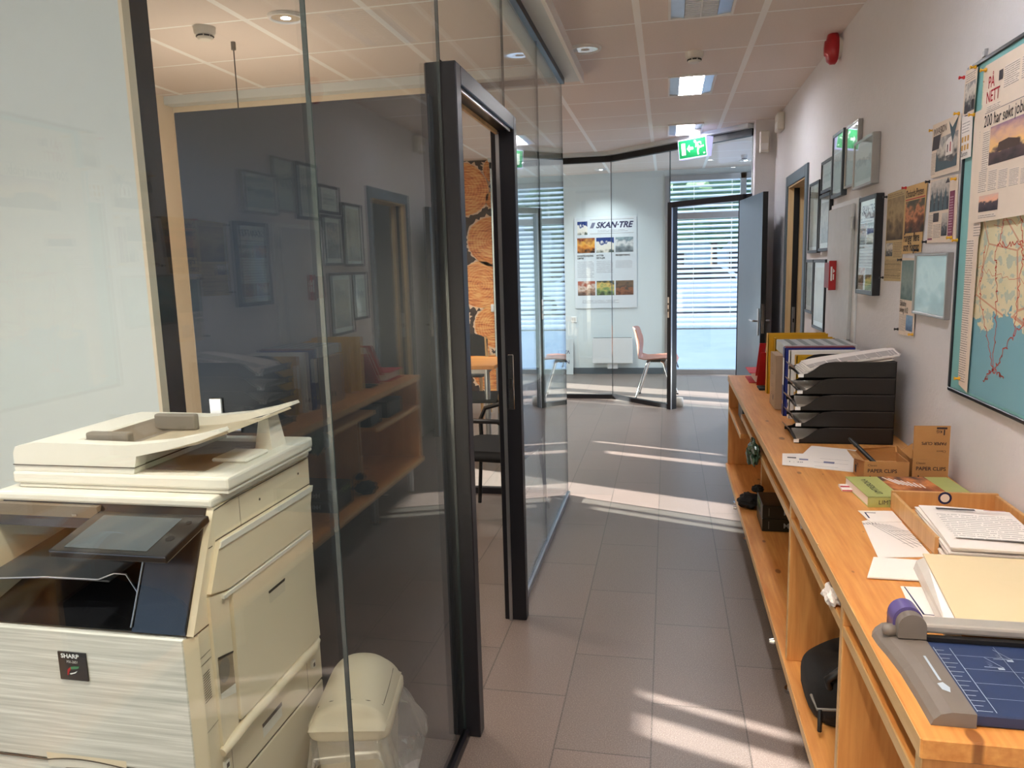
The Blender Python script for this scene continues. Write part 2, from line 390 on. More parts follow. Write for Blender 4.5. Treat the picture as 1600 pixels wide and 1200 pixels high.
XW = .912                     # face of the right wall
WALL = lambda y, z, d=0.0: FR((XW - d, y, z), (0, -1, 0), (0, 0, 1))

# ================================================================== THE SETTING
structure(mbox(-6, 3.2, -3, 10.55, -.08, 0, M_floor), 'floor')
structure(mbox(-6, 3.2, -3, 10.55, 2.70, 2.78, M_ceil), 'ceiling')

def holed_wall(name, x0, x1, ya, yb, holes, m, za=0, zb=2.70):
    b = MB(); y = ya
    for h0, h1, z0, z1 in sorted(holes):
        if h0 > y: b.box(x0, x1, y, h0, za, zb, m)
        if z0 > za: b.box(x0, x1, h0, h1, za, z0, m)
        if z1 < zb: b.box(x0, x1, h0, h1, z1, zb, m)
        y = h1
    if y < yb: b.box(x0, x1, y, yb, za, zb, m)
    return structure(b, name)
holed_wall('wall_right', XW, 1.03, -3, 7.05, [(5.47, 6.24, 0, 2.06)], M_wall)
# unseen wall; openings invented and sized to shape the sun strips and daylight
holed_wall('wall_window_side', -3.4, -3.3, -3, 8.6, [(-2.7, .75, .30, 2.40), (3.44, 3.59, 1.05, 1.24), (3.655, 3.735, 1.05, 1.24), (5.36, 5.655, .93, 1.24),
           (5.665, 6.10, .52, 1.24), (6.97, 7.10, .92, 1.24), (7.31, 7.39, .88, 1.24)], M_cream)
holed_wall('wall_far_left', -2.7, -2.6, 8.6, 10.4, [(8.78, 8.90, .2, 1.3), (9.06, 9.47, .2, 1.9), (9.67, 10.08, .2, 1.9)], M_pale)  # unseen openings, placed to throw sun strips on the far room floor
structure(mbox(-3.4, 1.03, -3, -2.9, 0, 2.70, M_cream), 'wall_back')
structure(mbox(.745, 1.03, 7.05, 7.35, 0, 2.70, M_wall), 'wall_stub')
structure(mbox(-3.3, -1.95, 8.5, 8.6, 0, 2.70, M_cream), 'wall_lunch_room')
structure(mbox(-3.3, -1.42, 4.79, 4.88, 0, 2.70, M_cream), 'wall_meeting_room')
b = MB().box(-3.3, -1.56, 2.055, 2.085, 0, 2.70, M_pale).box(-1.56, -1.548, 2.053, 2.086, 0, 2.70, M_cream)
structure(b, 'wall_copy_corner')
structure(mbox(-1.62, -1.550, 2.087, 2.172, 0, 2.70, M_dark), 'trim_1')
b = MB().box(-2.6, -.03, 10.4, 10.5, 0, 2.70, M_pale).box(-.03, 1.95, 10.4, 10.5, 2.62, 2.70, M_pale).box(1.95, 2.3, 10.4, 10.5, 0, 2.70, M_pale)
structure(b, 'wall_far')
b = MB().box(2.2, 2.3, 7.35, 7.9, 0, 2.70, M_pale).box(2.2, 2.3, 7.9, 10.1, 0, .3, M_pale).box(2.2, 2.3, 7.9, 10.1, 2.45, 2.70, M_pale).box(2.2, 2.3, 10.1, 10.4, 0, 2.70, M_pale).box(1.03, 2.3, 7.25, 7.35, 0, 2.70, M_pale)  # unseen gap added on this side to let cool sky light in
structure(b, 'wall_far_right')
# room behind the open doorway of the right wall
b = MB().box(2.6, 2.7, 5.0, 7.25, 0, 2.70, M_cream).box(1.03, 2.7, 4.9, 5.0, 0, 2.70, M_cream)
structure(b, 'wall_store_room')
structure(mbox(-2.6, -.05, 10.385, 10.4, 0, .085, M_casing), 'baseboard_far')

# far window: frame, mullion, transom, panes
w1 = thing('window_1', (.9, 10.42, 0), kind='structure')
f = MB()
for x0, x1 in ((-.03, .03), (.925, .995), (1.88, 1.95)): f.box(x0, x1, 10.37, 10.46, .0, 2.62, M_alu)
f.box(.03, 1.88, 10.37, 10.46, 2.55, 2.62, M_alu).box(.03, 1.88, 10.38, 10.46, 2.06, 2.14, M_alu).box(.03, 1.88, 10.37, 10.46, 0, .06, M_alu)
f.build('window_frame', w1)
for i, (x0, x1) in enumerate(((.03, .925), (.995, 1.88))):
    MB().box(x0, x1, 10.415, 10.425, .06, 2.06, M_glass).build('window_pane', w1)
    MB().box(x0, x1, 10.415, 10.425, 2.14, 2.55, M_glass).build('window_pane', w1)

# hall glass wall with rails and white soffit
gl = thing('wall_left', (-.64, 2, 0), kind='structure')
def pane(y0, y1, z0, z1):
    b = MB(); x0, x1 = -.6445, -.6355
    v = [(x0, y0, z0), (x1, y0, z0), (x1, y1, z0), (x0, y1, z0), (x0, y0, z1), (x1, y0, z1), (x1, y1, z1), (x0, y1, z1)]
    b.add(v, [(1, 2, 6, 5), (3, 0, 4, 7)], M_glass).add(v, [(0, 1, 5, 4), (2, 3, 7, 6), (3, 2, 1, 0), (4, 5, 6, 7)], M_glassedge)
    return b.build('glass_panel', gl)
pane(-2.9, 1.33, .03, 2.615); pane(1.334, 2.17, .03, 2.615); pane(2.176, 3.06, 2.105, 2.615); pane(3.064, 3.88, .03, 2.615); pane(3.883, 4.79, .03, 2.615)
b = MB().box(-.655, -.625, -2.9, 2.17, .0, .03, M_dark).box(-.655, -.625, 3.06, 4.81, .0, .03, M_alu).box(-.658, -.622, -2.9, 4.82, 2.61, 2.645, M_dark)
b.build('rail', gl)
b = MB().box(-.75, -.525, -2.9, 4.93, 2.645, 2.70, M_pale).box(-.535, -.515, -2.9, 4.94, 2.635, 2.70, M_white)
structure(b, 'trim_2')
gp = thing('wall_end_glass', (-1, 4.8, 0), kind='structure')
v = [(-1.42, 4.794, .04), (-.65, 4.794, .04), (-.65, 4.806, .04), (-1.42, 4.806, .04), (-1.42, 4.794, 2.615), (-.65, 4.794, 2.615), (-.65, 4.806, 2.615), (-1.42, 4.806, 2.615)]
MB().add(v, [(0, 1, 5, 4), (2, 3, 7, 6)], M_glass).add(v, [(1, 2, 6, 5), (3, 0, 4, 7), (3, 2, 1, 0), (4, 5, 6, 7)], M_glassedge).build('glass_panel', gp)
MB().box(-1.42, -.65, 4.78, 4.82, 0, .042, M_dark).box(-1.42, -.65, 4.78, 4.82, 2.61, 2.645, M_dark).build('rail', gp)
structure(mbox(-3.3, -.66, 4.70, 4.93, 2.647, 2.70, M_pale), 'trim_3')

# meeting room door: frame in the glass wall, dark leaf swung inward
d2 = thing('door_2', (-.64, 2.6, 0), kind='structure')
fr = MB()
for y0, y1 in ((2.175, 2.228), (3.005, 3.058)): fr.box(-.685, -.59, y0, y1, 0, 2.10, M_dark, .003)
fr.box(-.685, -.59, 2.228, 3.005, 2.045, 2.10, M_dark, .003)
fr.box(-.664, -.650, 2.998, 3.006, 0, 2.04, M_alu).box(-.664, -.655, 2.226, 3.006, 2.030, 2.046, M_creamwood).box(-.606, -.600, 2.226, 2.98, 2.034, 2.046, M_alu)
fr.build('door_frame', d2)
MB().box(-.640, -.616, 3.0, 3.0062, .93, 1.16, M_chrome, .002).box(-.634, -.622, 2.998, 3.0015, 1.02, 1.06, M_darker).build('strike_plate', d2)
lf = MB().box(-1.465, -.660, 2.128, 2.168, .012, 2.005, M_leafdark, .002).build('door_leaf', d2)
hd = MB()
hd.box(-1.43, -1.385, 2.119, 2.128, .90, 1.13, M_chrome, .003).cyl((-1.407, 2.119, 1.04), (-1.407, 2.075, 1.04), .010, M_chrome).tube([(-1.407, 2.078, 1.04), (-1.39, 2.074, 1.04), (-1.29, 2.074, 1.04)], .010, M_chrome)
hd.build('door_handle', lf)
for z in (.25, 1.75): MB().cyl((-.685, 2.148, z), (-.685, 2.148, z + .1), .010, M_dark).build('hinge', lf)

# far glass partition: straight part, diagonal part, door with leaf folded back
PA, PB = Vector((-.604, 8.485, 0)), Vector((.03, 7.90, 0)); DIR = (PB - PA).normalized()
def along(p, d): return Matrix(((d.x, -d.y, 0, p.x), (d.y, d.x, 0, p.y), (0, 0, 1, 0), (0, 0, 0, 1)))
gf = thing('wall_far_glass', (-.6, 8.48, 0), kind='structure')
def panel(M, L0, L1, z0, z1):
    b = MB(); b.M = M; v = [(L0, -.006, z0), (L1, -.006, z0), (L1, .006, z0), (L0, .006, z0), (L0, -.006, z1), (L1, -.006, z1), (L1, .006, z1), (L0, .006, z1)]
    b.add(v, [(0, 1, 5, 4), (2, 3, 7, 6)], M_glass).add(v, [(1, 2, 6, 5), (3, 0, 4, 7), (3, 2, 1, 0), (4, 5, 6, 7)], M_glassedge); b.build('glass_panel', gf)
MA = along(Vector((-1.95, 8.48, 0)), Vector((1, 0, 0))); MBd = along(PA, DIR); LB = (PB - PA).length
panel(MA, 0, 1.34, .045, 2.60); panel(MBd, .004, LB - .01, .045, 2.60); panel(MBd, LB - .006, LB + .975, 2.105, 2.60)
b = MB(); b.M = MA; b.box(0, 1.35, -.025, .025, 0, .045, M_dark).box(0, 1.36, -.03, .03, 2.60, 2.66, M_darker)
b.M = MBd; b.box(0, LB, -.025, .025, 0, .045, M_dark).box(-.01, LB + .98, -.03, .03, 2.60, 2.66, M_darker)
b.build('rail', gf)
b = MB(); b.M = MA; b.box(0, 1.37, -.09, .09, 2.661, 2.70, M_pale); b.M = MBd; b.box(-.03, LB + .98, -.09, .09, 2.661, 2.70, M_pale)
structure(b, 'trim_4')
d3 = thing('door_3', (.4, 7.5, 0), kind='structure')
b = MB(); b.M = MBd; b.box(LB, LB + .055, -.045, .045, 0, 2.10, M_dark, .003).box(LB + .86, LB + .915, -.045, .045, 0, 2.10, M_dark, .003).box(LB + .055, LB + .86, -.045, .045, 2.045, 2.10, M_dark, .003)
b.box(LB + .0545, LB + .058, -.046, -.030, 0, 2.045, M_alu).box(LB + .915, LB + .975, -.02, .02, 0, 2.10, M_dark); b.build('door_frame', d3)
b = MB(); b.M = MBd; b.box(LB + .008, LB + .030, -.0475, -.0445, .95, 1.16, M_chrome, .001).box(LB + .013, LB + .025, -.049, -.047, 1.01, 1.04, M_darker).box(LB + .013, LB + .025, -.049, -.047, 1.08, 1.10, M_darker); b.build('strike_plate', d3)
hp = Vector((.655, 7.235, 0)); ld = (Vector((.757, 6.36, 0)) - hp); LW = ld.length; ML = along(hp, ld.normalized())
b = MB(); b.M = ML; b.box(.01, LW, -.02, .02, .012, 2.04, M_leaf, .002)
b.box(LW - .0005, LW + .0012, -.0202, .0202, .012, 2.04, M_darker); lf3 = b.build('door_leaf', d3)
b = MB(); b.M = ML
for sy in (-1, 1):
    b.box(LW - .075, LW - .035, sy * .0205, sy * .029, .90, 1.12, M_alu, .003).cyl((LW - .055, sy * .028, 1.02), (LW - .055, sy * .065, 1.02), .009, M_chrome)
    b.tube([(LW - .055, sy * .062, 1.02), (LW - .075, sy * .066, 1.02), (LW - .17, sy * .066, 1.02)], .009, M_chrome)
b.build('door_handle', lf3)
b = MB(); b.M = ML; b.box(LW + .001, LW + .004, -.011, .011, .92, 1.16, M_chrome, .001).box(LW - .01, LW + .010, -.006, .006, .99, 1.02, M_chrome); b.build('lock_plate', lf3)

# doorway in the right wall: blue-grey casing, wooden jamb with dark rebate
d1 = thing('door_1', (XW, 5.85, 0), kind='structure')
b = MB().box(XW - .014, XW, 5.395, 5.475, 0, 2.135, M_casing, .003).box(XW - .014, XW, 6.235, 6.315, 0, 2.135, M_casing, .003).box(XW - .014, XW, 5.475, 6.235, 2.055, 2.135, M_casing, .003)
b.build('door_casing', d1)
b = MB()
for y0, y1 in ((5.47, 5.485), (6.225, 6.24)): b.box(XW - .004, 1.035, y0, y1, 0, 2.06, M_creamwood)
b.box(XW - .004, 1.035, 5.485, 6.225, 2.045, 2.06, M_creamwood); b.build('door_jamb', d1)
b = MB().box(.948, .988, 6.219, 6.2255, 0, 2.045, M_darker).box(.948, .988, 5.4845, 5.491, 0, 2.045, M_darker); b.build('rebate', d1)
MB().box(.957, .979, 6.215, 6.2195, .93, 1.14, M_alu, .001).box(.963, .973, 6.2135, 6.2155, 1.02, 1.05, M_darker).build('strike_plate', d1)

# log-end photo mural on the lunch room wall
def mural_mat():
    t = NT('mural_wood'); x = t.xyz(t.coord('UV')); uv = t.coord('UV')
    dx = t.math('SUBTRACT', x[0], .5); dy = t.math('SUBTRACT', x[1], .5)
    rr = t.math('SQRT', t.math('ADD', t.math('MULTIPLY', dx, dx), t.math('MULTIPLY', dy, dy)))
    n = t.noise(uv, 5, 4); ob = t.coord()
    ring = t.math('SINE', t.math('MULTIPLY', t.math('ADD', rr, t.math('MULTIPLY', n, .08)), 130))
    saw = t.noise(t.mapping(ob, scale=(4, 4, 60), rot=(0, R(14), 0)), 1.6, 3)
    f = t.math('ADD', t.math('MULTIPLY', ring, .035), t.math('ADD', t.math('MULTIPLY', saw, .85), t.math('MULTIPLY', n, .25)))
    t.link(t.ramp(f, [(.36, lin((150, 66, 26))), (.50, lin((226, 130, 58))), (.66, lin((250, 196, 124)))]), t.b.inputs['Base Color'])
    t.b.inputs['Roughness'].default_value = .6
    return t.m
M_log = mural_mat(); M_bark = pm('mural_gap', (58, 38, 32), .7, var=.2, vs=8); M_fringe = pm('mural_bark_fringe', (244, 208, 176), .7, var=.12, vs=40)
b = MB(); F = FR((-3.28, 8.497, 0), (1, 0, 0), (0, 0, 1)); b.prism([(0, .02), (1.33, .02), (1.33, 2.695), (0, 2.695)], F, 0, .001, M_bark)
def disc(cx, cz, r):
    r *= .93; n = 72; pts = []; pf = []
    for i in range(n):
        a = 2 * math.pi * i / n; q = r * (1 + .03 * math.sin(3 * a + cx * 9) + rnd.uniform(-.012, .012))
        pts.append((cx + q * math.cos(a), cz + q * math.sin(a))); q2 = q + rnd.uniform(.002, .026) * (1 if rnd.random() < .7 else 1.9); pf.append((cx + q2 * math.cos(a), cz + q2 * math.sin(a)))
    clip = lambda P: [(min(1.33, max(0, u)), min(2.695, max(.02, v))) for u, v in P]
    b.poly(F, clip(pf), M_fringe, .0014)
    O, U, V, N = F; c = clip(pts)
    b.add([O + U * u + V * v + N * .002 for u, v in c], [list(range(n))], M_log, False, [[(.5 + (u - cx) / (2.4 * r), .5 + (v - cz) / (2.4 * r)) for u, v in c]])
for cx, cz, r in ((1.40, 2.58, .16), (1.37, 2.26, .11), (.62, 2.55, .2), (1.01, 2.38, .315), (.80, 1.86, .20), (1.325, 1.80, .30), (.62, 1.42, .24), (1.17, 1.31, .285), (.88, .92, .15), (1.34, .83, .265), (1.10, .55, .17), (.35, 2.15, .28), (.30, 1.55, .27), (.62, .80, .25), (.22, .95, .28), (.22, .34, .28), (.70, .28, .22), (1.28, .28, .24)):
    disc(cx, cz, r)
b.build('wall_mural', label='photo mural of stacked orange log ends covering the lunch room wall', cat='mural')
MB().box(-1.99, -1.955 + .0, 8.482, 8.494, 1.00, 1.085, M_white, .004).box(-1.983, -1.962, 8.479, 8.483, 1.02, 1.065, M_white).build('light_switch', label='small white switch on the log-end mural', cat='switch')

# ================================================================== CEILING AND WALL FITTINGS
def luminaire(yc, lit, label):
    r = thing('ceiling_luminaire', (.153, yc, 2.70), label, 'ceiling light', 'recessed fluorescent luminaires in the hall ceiling')
    y0, y1 = yc - .285, yc + .285
    b = MB()
    for a in ((0, .012, y0, y1), (.295, .307, y0, y1), (.012, .295, y0, y0 + .012), (.012, .295, y1 - .012, y1)): b.box(a[0], a[1], a[2], a[3], 2.688, 2.70, M_white)
    b.build('frame', r)
    b = MB().hexa([(.012, y0 + .012, 2.697), (.075, y0 + .012, 2.690), (.075, y1 - .012, 2.690), (.012, y1 - .012, 2.697), (.012, y0 + .012, 2.699), (.075, y0 + .012, 2.699), (.075, y1 - .012, 2.699), (.012, y1 - .012, 2.699)], M_reflector)
    b.hexa([(.232, y0 + .012, 2.690), (.295, y0 + .012, 2.697), (.295, y1 - .012, 2.697), (.232, y1 - .012, 2.690), (.232, y0 + .012, 2.699), (.295, y0 + .012, 2.699), (.295, y1 - .012, 2.699), (.232, y1 - .012, 2.699)], M_reflector)
    b.build('reflector', r)
    MB().box(.078, .229, y0 + .014, y1 - .014, 2.694, 2.699, (M_lampwarm if yc < 1 else M_lamp) if lit else M_lampoff).build('diffuser', r)
    b = MB().box(.151, .156, y0 + .013, y1 - .013, 2.686, 2.696, M_white)
    for i in range(1, 12 if lit else 20): b.box(.078, .229, y0 + .013 + i * .544 / (12 if lit else 20) - .002, y0 + .013 + i * .544 / (12 if lit else 20) + .002, 2.687, 2.693, M_white if not lit else M_grille)
    b.build('louvre', r)
luminaire(3.73, False, 'nearest ceiling luminaire in the photo, unlit with pale blue louvre, cut by the top edge')
luminaire(5.50, True, 'lit ceiling luminaire in the middle of the row beyond the round smoke detector')
luminaire(7.28, True, 'farthest lit ceiling luminaire, just above the green exit sign')
luminaire(1.96, True, 'lit ceiling luminaire over the front of the hall above the bench')
luminaire(.17, True, 'lit ceiling luminaire over the near hall by the map')

def downlight(x, y, lit, label, r=.093, power=0.0, tone=(1, .90, .79)):
    t = thing('downlight', (x, y, 2.70), label, 'downlight', 'round recessed ceiling downlights')
    MB().lathe([(r * .80, 2.698), (r * .82, 2.688), (r * .9, 2.684), (r, 2.688), (r * 1.02, 2.6995)], (x, y, 0), M_white).build('trim_ring', t)
    MB().lathe([(.001, 2.698), (r * .4, 2.6975), (r * .80, 2.690)][::-1], (x, y, 0), M_chrome).build('reflector', t)
    MB().lathe([(.001, 2.688), (r * .28, 2.690), (r * .42, 2.6965)], (x, y, 0), M_lamp if lit else M_grille, 20).build('lamp', t)
    if power:
        ld_ = bpy.data.lights.new('downlight_beam', 'SPOT'); ld_.energy = power; ld_.color = tone; ld_.spot_size = R(125); ld_.spot_blend = .8; ld_.shadow_soft_size = .06
        lo = bpy.data.objects.new('downlight_beam', ld_); COL.objects.link(lo); lo.location = (0, 0, -.03); lo.parent = t
downlight(-.45, 4.41, False, 'unlit round downlight in the hall ceiling beside the top of the glass wall', .088)
downlight(-1.75, 3.46, True, 'chrome downlight in the meeting room ceiling seen through the glass', .082, 26)
downlight(-2.55, 2.9, True, 'unseen chrome downlight added in the meeting room ceiling near the window side', .082, 30)  # extra lamp, added for more warm light in the meeting room
downlight(-1.65, .75, True, 'unseen downlight added in the ceiling to brighten the photocopier', .082, 42)  # out-of-view lamp put in to brighten the copier
downlight(-.25, .75, True, 'unseen warm downlight added in the hall ceiling to light the photocopier side', .082, 46, (1, .86, .70))  # added lamp, warms the copier's hall side from out of view
downlight(-2.3, .1, True, 'downlight in the copy corner ceiling near the shelf', .082, 20)
downlight(-.83, 9.9, True, 'small lit downlight in the far room ceiling above the poster', .075, 22, (.92, .98, 1))
downlight(-1.6, 9.1, True, 'unseen downlight added in the left part of the far room ceiling', .075, 60, (.92, .98, 1))  # unseen fill lamp, added to brighten the far room
downlight(1.5, 8.7, True, 'unseen downlight added in the right part of the far room ceiling behind the open door', .075, 60, (.92, .98, 1))  # second added far room lamp, hidden from the camera
downlight(.92, 9.75, True, 'small lit downlight in the far room ceiling by the window blinds', .075, 30, (.92, .98, 1))
downlight(-2.4, 6.9, True, 'downlight in the lunch room ceiling in front of the log mural', .082, 45)
downlight(-1.55, 7.3, True, 'downlight in the lunch room ceiling above the far end of the table', .082, 45)

pl = thing('pendant_lamp', (-2.2, 3.75, 1.80), 'pendant lamp of the meeting room, only its thin wire shows above the dark door leaf', 'lamp')
MB().cyl((-2.2, 3.75, 1.98), (-2.2, 3.75, 2.69), .003, M_darker, n=8).cyl((-2.2, 3.75, 2.66), (-2.2, 3.75, 2.6995), .012, M_greyplastic, n=16).build('wire', pl)
M_opal = pm('lit_opal_glass', (255, 226, 190), .4, emit=(255, 228, 204), es=12)
MB().lathe([(.03, 1.985), (.07, 1.97), (.11, 1.92), (.12, 1.86), (.10, 1.81), (.05, 1.775), (.01, 1.77)][::-1], (-2.2, 3.75, 0), M_opal).build('lamp_shade', pl)
def detector(x, y, label, r=.05):
    t = thing('smoke_detector', (x, y, 2.70), label, 'smoke detector', 'round white smoke detectors')
    MB().lathe([(r * .9, 2.665), (r, 2.675), (r * 1.05, 2.6995)], (x, y, 0), M_grille).build('base', t)
    MB().lathe([(r * .55, 2.642), (r * .72, 2.648), (r * .78, 2.664)], (x, y, 0), M_grille).build('sensor_head', t)
    b = MB()
    for i in range(8):
        a = i * math.pi / 4; b.cyl((x + r * .74 * math.cos(a) - .012 * math.sin(a), y + r * .74 * math.sin(a) + .012 * math.cos(a), 2.657), (x + r * .74 * math.cos(a) + .012 * math.sin(a), y + r * .74 * math.sin(a) - .012 * math.cos(a), 2.657), .004, M_darker, n=6)
    b.build('vent', t)
detector(.148, 4.69, 'white smoke detector in the hall ceiling between two luminaires')
detector(-2.2, 3.5, 'white smoke detector in the meeting room ceiling seen through the glass')
detector(.86, 9.3, 'tiny detector in the far room ceiling seen through the partition glass', .035)

# green exit sign, parallel to the diagonal partition
ex_n = Vector((-.678, -.735, 0)); ex_c = Vector((.245, 7.32, 2.53)); ED = Vector((.735, -.678, 0))
exs = thing('exit_sign', (ex_c.x, ex_c.y, 2.44), 'lit green emergency exit sign with running figure and left arrow', 'exit sign')
hw = .165; FE = FR(ex_c, ED, (0, 0, 1))   # N = U x V points at the hall
prof = [(.050, .085), (-.050, .085), (-.026, -.085), (.026, -.085)]
b = MB(); O, U, V, N = FE
vs = [O + U * s_ + N * n_ + V * z_ for s_ in (-hw, hw) for n_, z_ in prof]
b.add(vs, [(0, 1, 2, 3), (7, 6, 5, 4), (0, 4, 5, 1), (1, 5, 6, 2), (2, 6, 7, 3), (3, 7, 4, 0)], M_exitside); b.build('housing', exs)
up = (N * .024 + V * .17).normalized(); FS = (O + N * .0385, U, up, U.cross(up))
b = MB().quad(FS, -hw + .008, -.078, hw - .008, .078, M_green, .001); b.build('sign_face', exs)
b = MB(); k = .15
b.quad(FS, -.125, -.052, -.078, .052, M_exitwhite, .002); b.build('door_symbol', exs); b = MB()
b.poly(FS, [(-.062, 0), (-.030, .034), (-.030, .012), (.012, .012), (.012, -.012), (-.030, -.012), (-.030, -.034)], M_exitwhite, .002); b.build('arrow', exs); b = MB()
def limb(p, q, r): 
    d = Vector((q[0] - p[0], q[1] - p[1])).normalized(); a = (-d.y * r, d.x * r)
    b.poly(FS, [(p[0] + a[0], p[1] + a[1]), (p[0] - a[0], p[1] - a[1]), (q[0] - a[0], q[1] - a[1]), (q[0] + a[0], q[1] + a[1])], M_exitwhite, .002)
b.poly(FS, [(.038 + .013 * math.cos(i * .5236), .055 + .013 * math.sin(i * .5236)) for i in range(12)], M_exitwhite, .002)
limb((.040, .050), (.056, .036), .006); limb((.050, .040), (.078, -.004), .012); limb((.052, .036), (.098, .044), .006); limb((.098, .044), (.106, .022), .006); limb((.054, .030), (.040, .004), .006)
limb((.076, 0), (.105, .002), .009); limb((.105, .004), (.135, .006), .007); limb((.076, .002), (.062, -.030), .009); limb((.062, -.026), (.066, -.064), .008)
b.quad(FS, .125, -.062, .145, -.050, M_exitwhite, .002)
b.build('running_figure', exs)
MB().box(ex_c.x - .05, ex_c.x + .05, ex_c.y - .05, ex_c.y + .05, 2.615, 2.70, M_grille, .01).build('ceiling_mount', exs)

# red sounder on the right wall
sr = thing('alarm_sounder', (XW, 4.58, 2.56), 'red fire alarm sounder high on the right wall under the ceiling', 'alarm')
MB().lathe([(.055, 0), (.062, .012), (.060, .03)], (0, 0, 0), M_grille, axis='X', n=24)
b = MB(); b.M = Matrix.Translation((XW, 4.56, 2.63)) @ Matrix.Scale(-1, 4, (1, 0, 0)); b.lathe([(.052, 0), (.056, .018)], (0, 0, 0), M_grille, axis='X'); b.build('base', sr)
b = MB(); b.M = Matrix.Translation((XW - .018, 4.56, 2.63)) @ Matrix.Scale(-1, 4, (1, 0, 0))
b.lathe([(.050, 0), (.058, .010), (.058, .035), (.048, .052), (.030, .058), (.026, .066), (.001, .068)], (0, 0, 0), M_red, axis='X', sy=1.45, sx=1.0); b.build('sounder_head', sr)
def sensor(x0, x1, y0, y1, z0, z1, lab, face):
    t = thing('motion_sensor', ((x0 + x1) / 2, (y0 + y1) / 2, z0), lab, 'sensor', 'white boxes high in the hall corner')
    MB().box(x0, x1, y0, y1, z0, z1, M_grille, .012, 3).build('housing', t)
    if face == 'y': MB().box(x0 + .012, x1 - .012, y0 - .002, y0 + .003, z0 + .02, z0 + .075, M_white, .001).build('lens', t)
    else: MB().box(x0 - .002, x0 + .003, y0 + .02, y1 - .02, z0 + .02, z0 + .07, M_white, .001).build('lens', t)
sensor(XW - .055, XW, 6.55, 6.72, 2.53, 2.67, 'beige box high on the right wall near the hall corner', 'x')
sensor(.775, .855, 6.985, 7.05, 2.42, 2.60, 'rounded white sensor high on the stub wall beside the glass partition', 'y')

# electrical cabinet and the small red flag sign beside it
ec = thing('electrical_cabinet', (XW, 4.33, .95), 'grey-white wall cabinet door between the framed prints and the black frame', 'cabinet')
MB().box(XW - .010, XW, 3.97, 4.598, .93, 1.80, M_whitemetal, .002).build('frame', ec)
MB().box(XW - .026, XW - .010, 4.035, 4.585, .95, 1.775, pm('grey_cabinet_door', (198, 200, 202), .45), .003).build('door', ec)
for z in (1.08, 1.68): MB().cyl((XW - .024, 4.022, z - .03), (XW - .024, 4.022, z + .03), .009, M_alu).build('hinge', ec)
rs = thing('fire_call_point', (XW - .045, 4.41, 1.345), 'red fire call point on the grey cabinet door, with white marks on its near side', 'call point')
MB().box(.852, .8855, 4.345, 4.475, 1.352, 1.488, pm('shaded_red_plastic', (128, 30, 36), .4), .003).build('housing', rs)  # darker red paints in the shade of the grazing front face
MB().box(.849, .8855, 4.336, 4.3445, 1.342, 1.498, M_red, .001).build('side_plate', rs)
Fs = FR((.849, 4.336, 1.342), (1, 0, 0), (0, 0, 1)); MB().quad(Fs, .008, .05, .017, .125, M_white, .0006).quad(Fs, .020, .055, .026, .085, M_white, .0006).poly(Fs, [(.020, .09), (.030, .10), (.021, .115)], M_white).build('mark', rs)

# ================================================================== FRAMES ON THE RIGHT WALL
def frame(y1, y0, z0, z1, m, pic, label, w_=.018, d=.022, mount=.0, name='picture_frame', group='framed prints on the right wall', tilt=0.0):
    # y1 far edge, y0 near edge
    t = thing(name, (XW, (y0 + y1) / 2, z0), label, 'picture frame', group)
    b = MB(); x0, x1 = XW - d, XW - .0005
    b.M = rot_about((XW, 0, z0), -tilt, 'Y')
    b.box(x0, x1, y0, y0 + w_, z0, z1, m, .002).box(x0, x1, y1 - w_, y1, z0, z1, m, .002).box(x0, x1, y0 + w_, y1 - w_, z0, z0 + w_, m, .002).box(x0, x1, y0 + w_, y1 - w_, z1 - w_, z1, m, .002)
    b.box(XW - .006, XW - .001, y0 + w_, y1 - w_, z0 + w_, z1 - w_, M_darker); b.build('moulding', t)
    b = MB(); b.M = rot_about((XW, 0, z0), -tilt, 'Y'); F = FR((XW - d + .007, y1 - w_, z0 + w_), (0, -1, 0), (0, 0, 1)); W, Hh = y1 - y0 - 2 * w_, z1 - z0 - 2 * w_
    b.quad(F, 0, 0, W, Hh, M_white, 0)
    b.quad(F, mount, mount, W - mount, Hh - mount, pic, .0006); b.build('print', t)
    b = MB(); b.M = rot_about((XW, 0, z0), -tilt, 'Y'); b.box(XW - d + .0035, XW - d + .0055, y0 + w_, y1 - w_, z0 + w_, z1 - w_, M_glass); b.build('glazing', t)
    return t
M_fblack = pm('black_lacquer_frame', (30, 32, 38), .3)
M_fgrey = pm('slate_grey_frame', (74, 84, 94), .3)
M_fsilver = pm('silver_frame', (168, 166, 164), .3, .7)
frame(5.25, 4.93, 1.545, 1.98, M_fblack, P_frame2, 'tall dark frame with a warm print, next to the doorway casing', mount=.02)
frame(4.88, 4.57, 1.888, 2.07, M_fblack, P_frame, 'small dark landscape frame at the top of the doorway cluster', mount=.04)
frame(4.90, 4.60, 1.552, 1.88, M_fblack, P_bw, 'dark frame with a grey photo, directly under the small landscape frame', mount=.03)
frame(4.54, 4.28, 1.834, 2.172, M_fgrey, P_frame, 'slate grey frame with a blue-grey print, left of the two silver frames up high', mount=.02, d=.03)
frame(4.262, 4.00, 1.862, 2.168, M_fsilver, P_frame, 'middle one of the three high frames, slim silver with reflecting glass', mount=.0, w_=.012)
frame(4.02, 3.667, 1.834, 2.054, M_fsilver, P_frame, 'nearest of the three high frames, wide silver with a pale print', mount=.02, d=.034, w_=.012)
frame(5.29, 5.035, 1.165, 1.505, M_fblack, P_frame, 'narrow dark frame low beside the doorway, left of a larger one', mount=.03)
frame(5.02, 4.66, 1.085, 1.505, M_fblack, P_frame2, 'larger low dark frame with a cream document left of the red sign', mount=.03)
k = frame(3.874, 3.567, 1.345, 1.785, M_fblack, P_frame, 'deep black frame holding a poster, between cabinet and newspapers', mount=.0, d=.034, w_=.02)
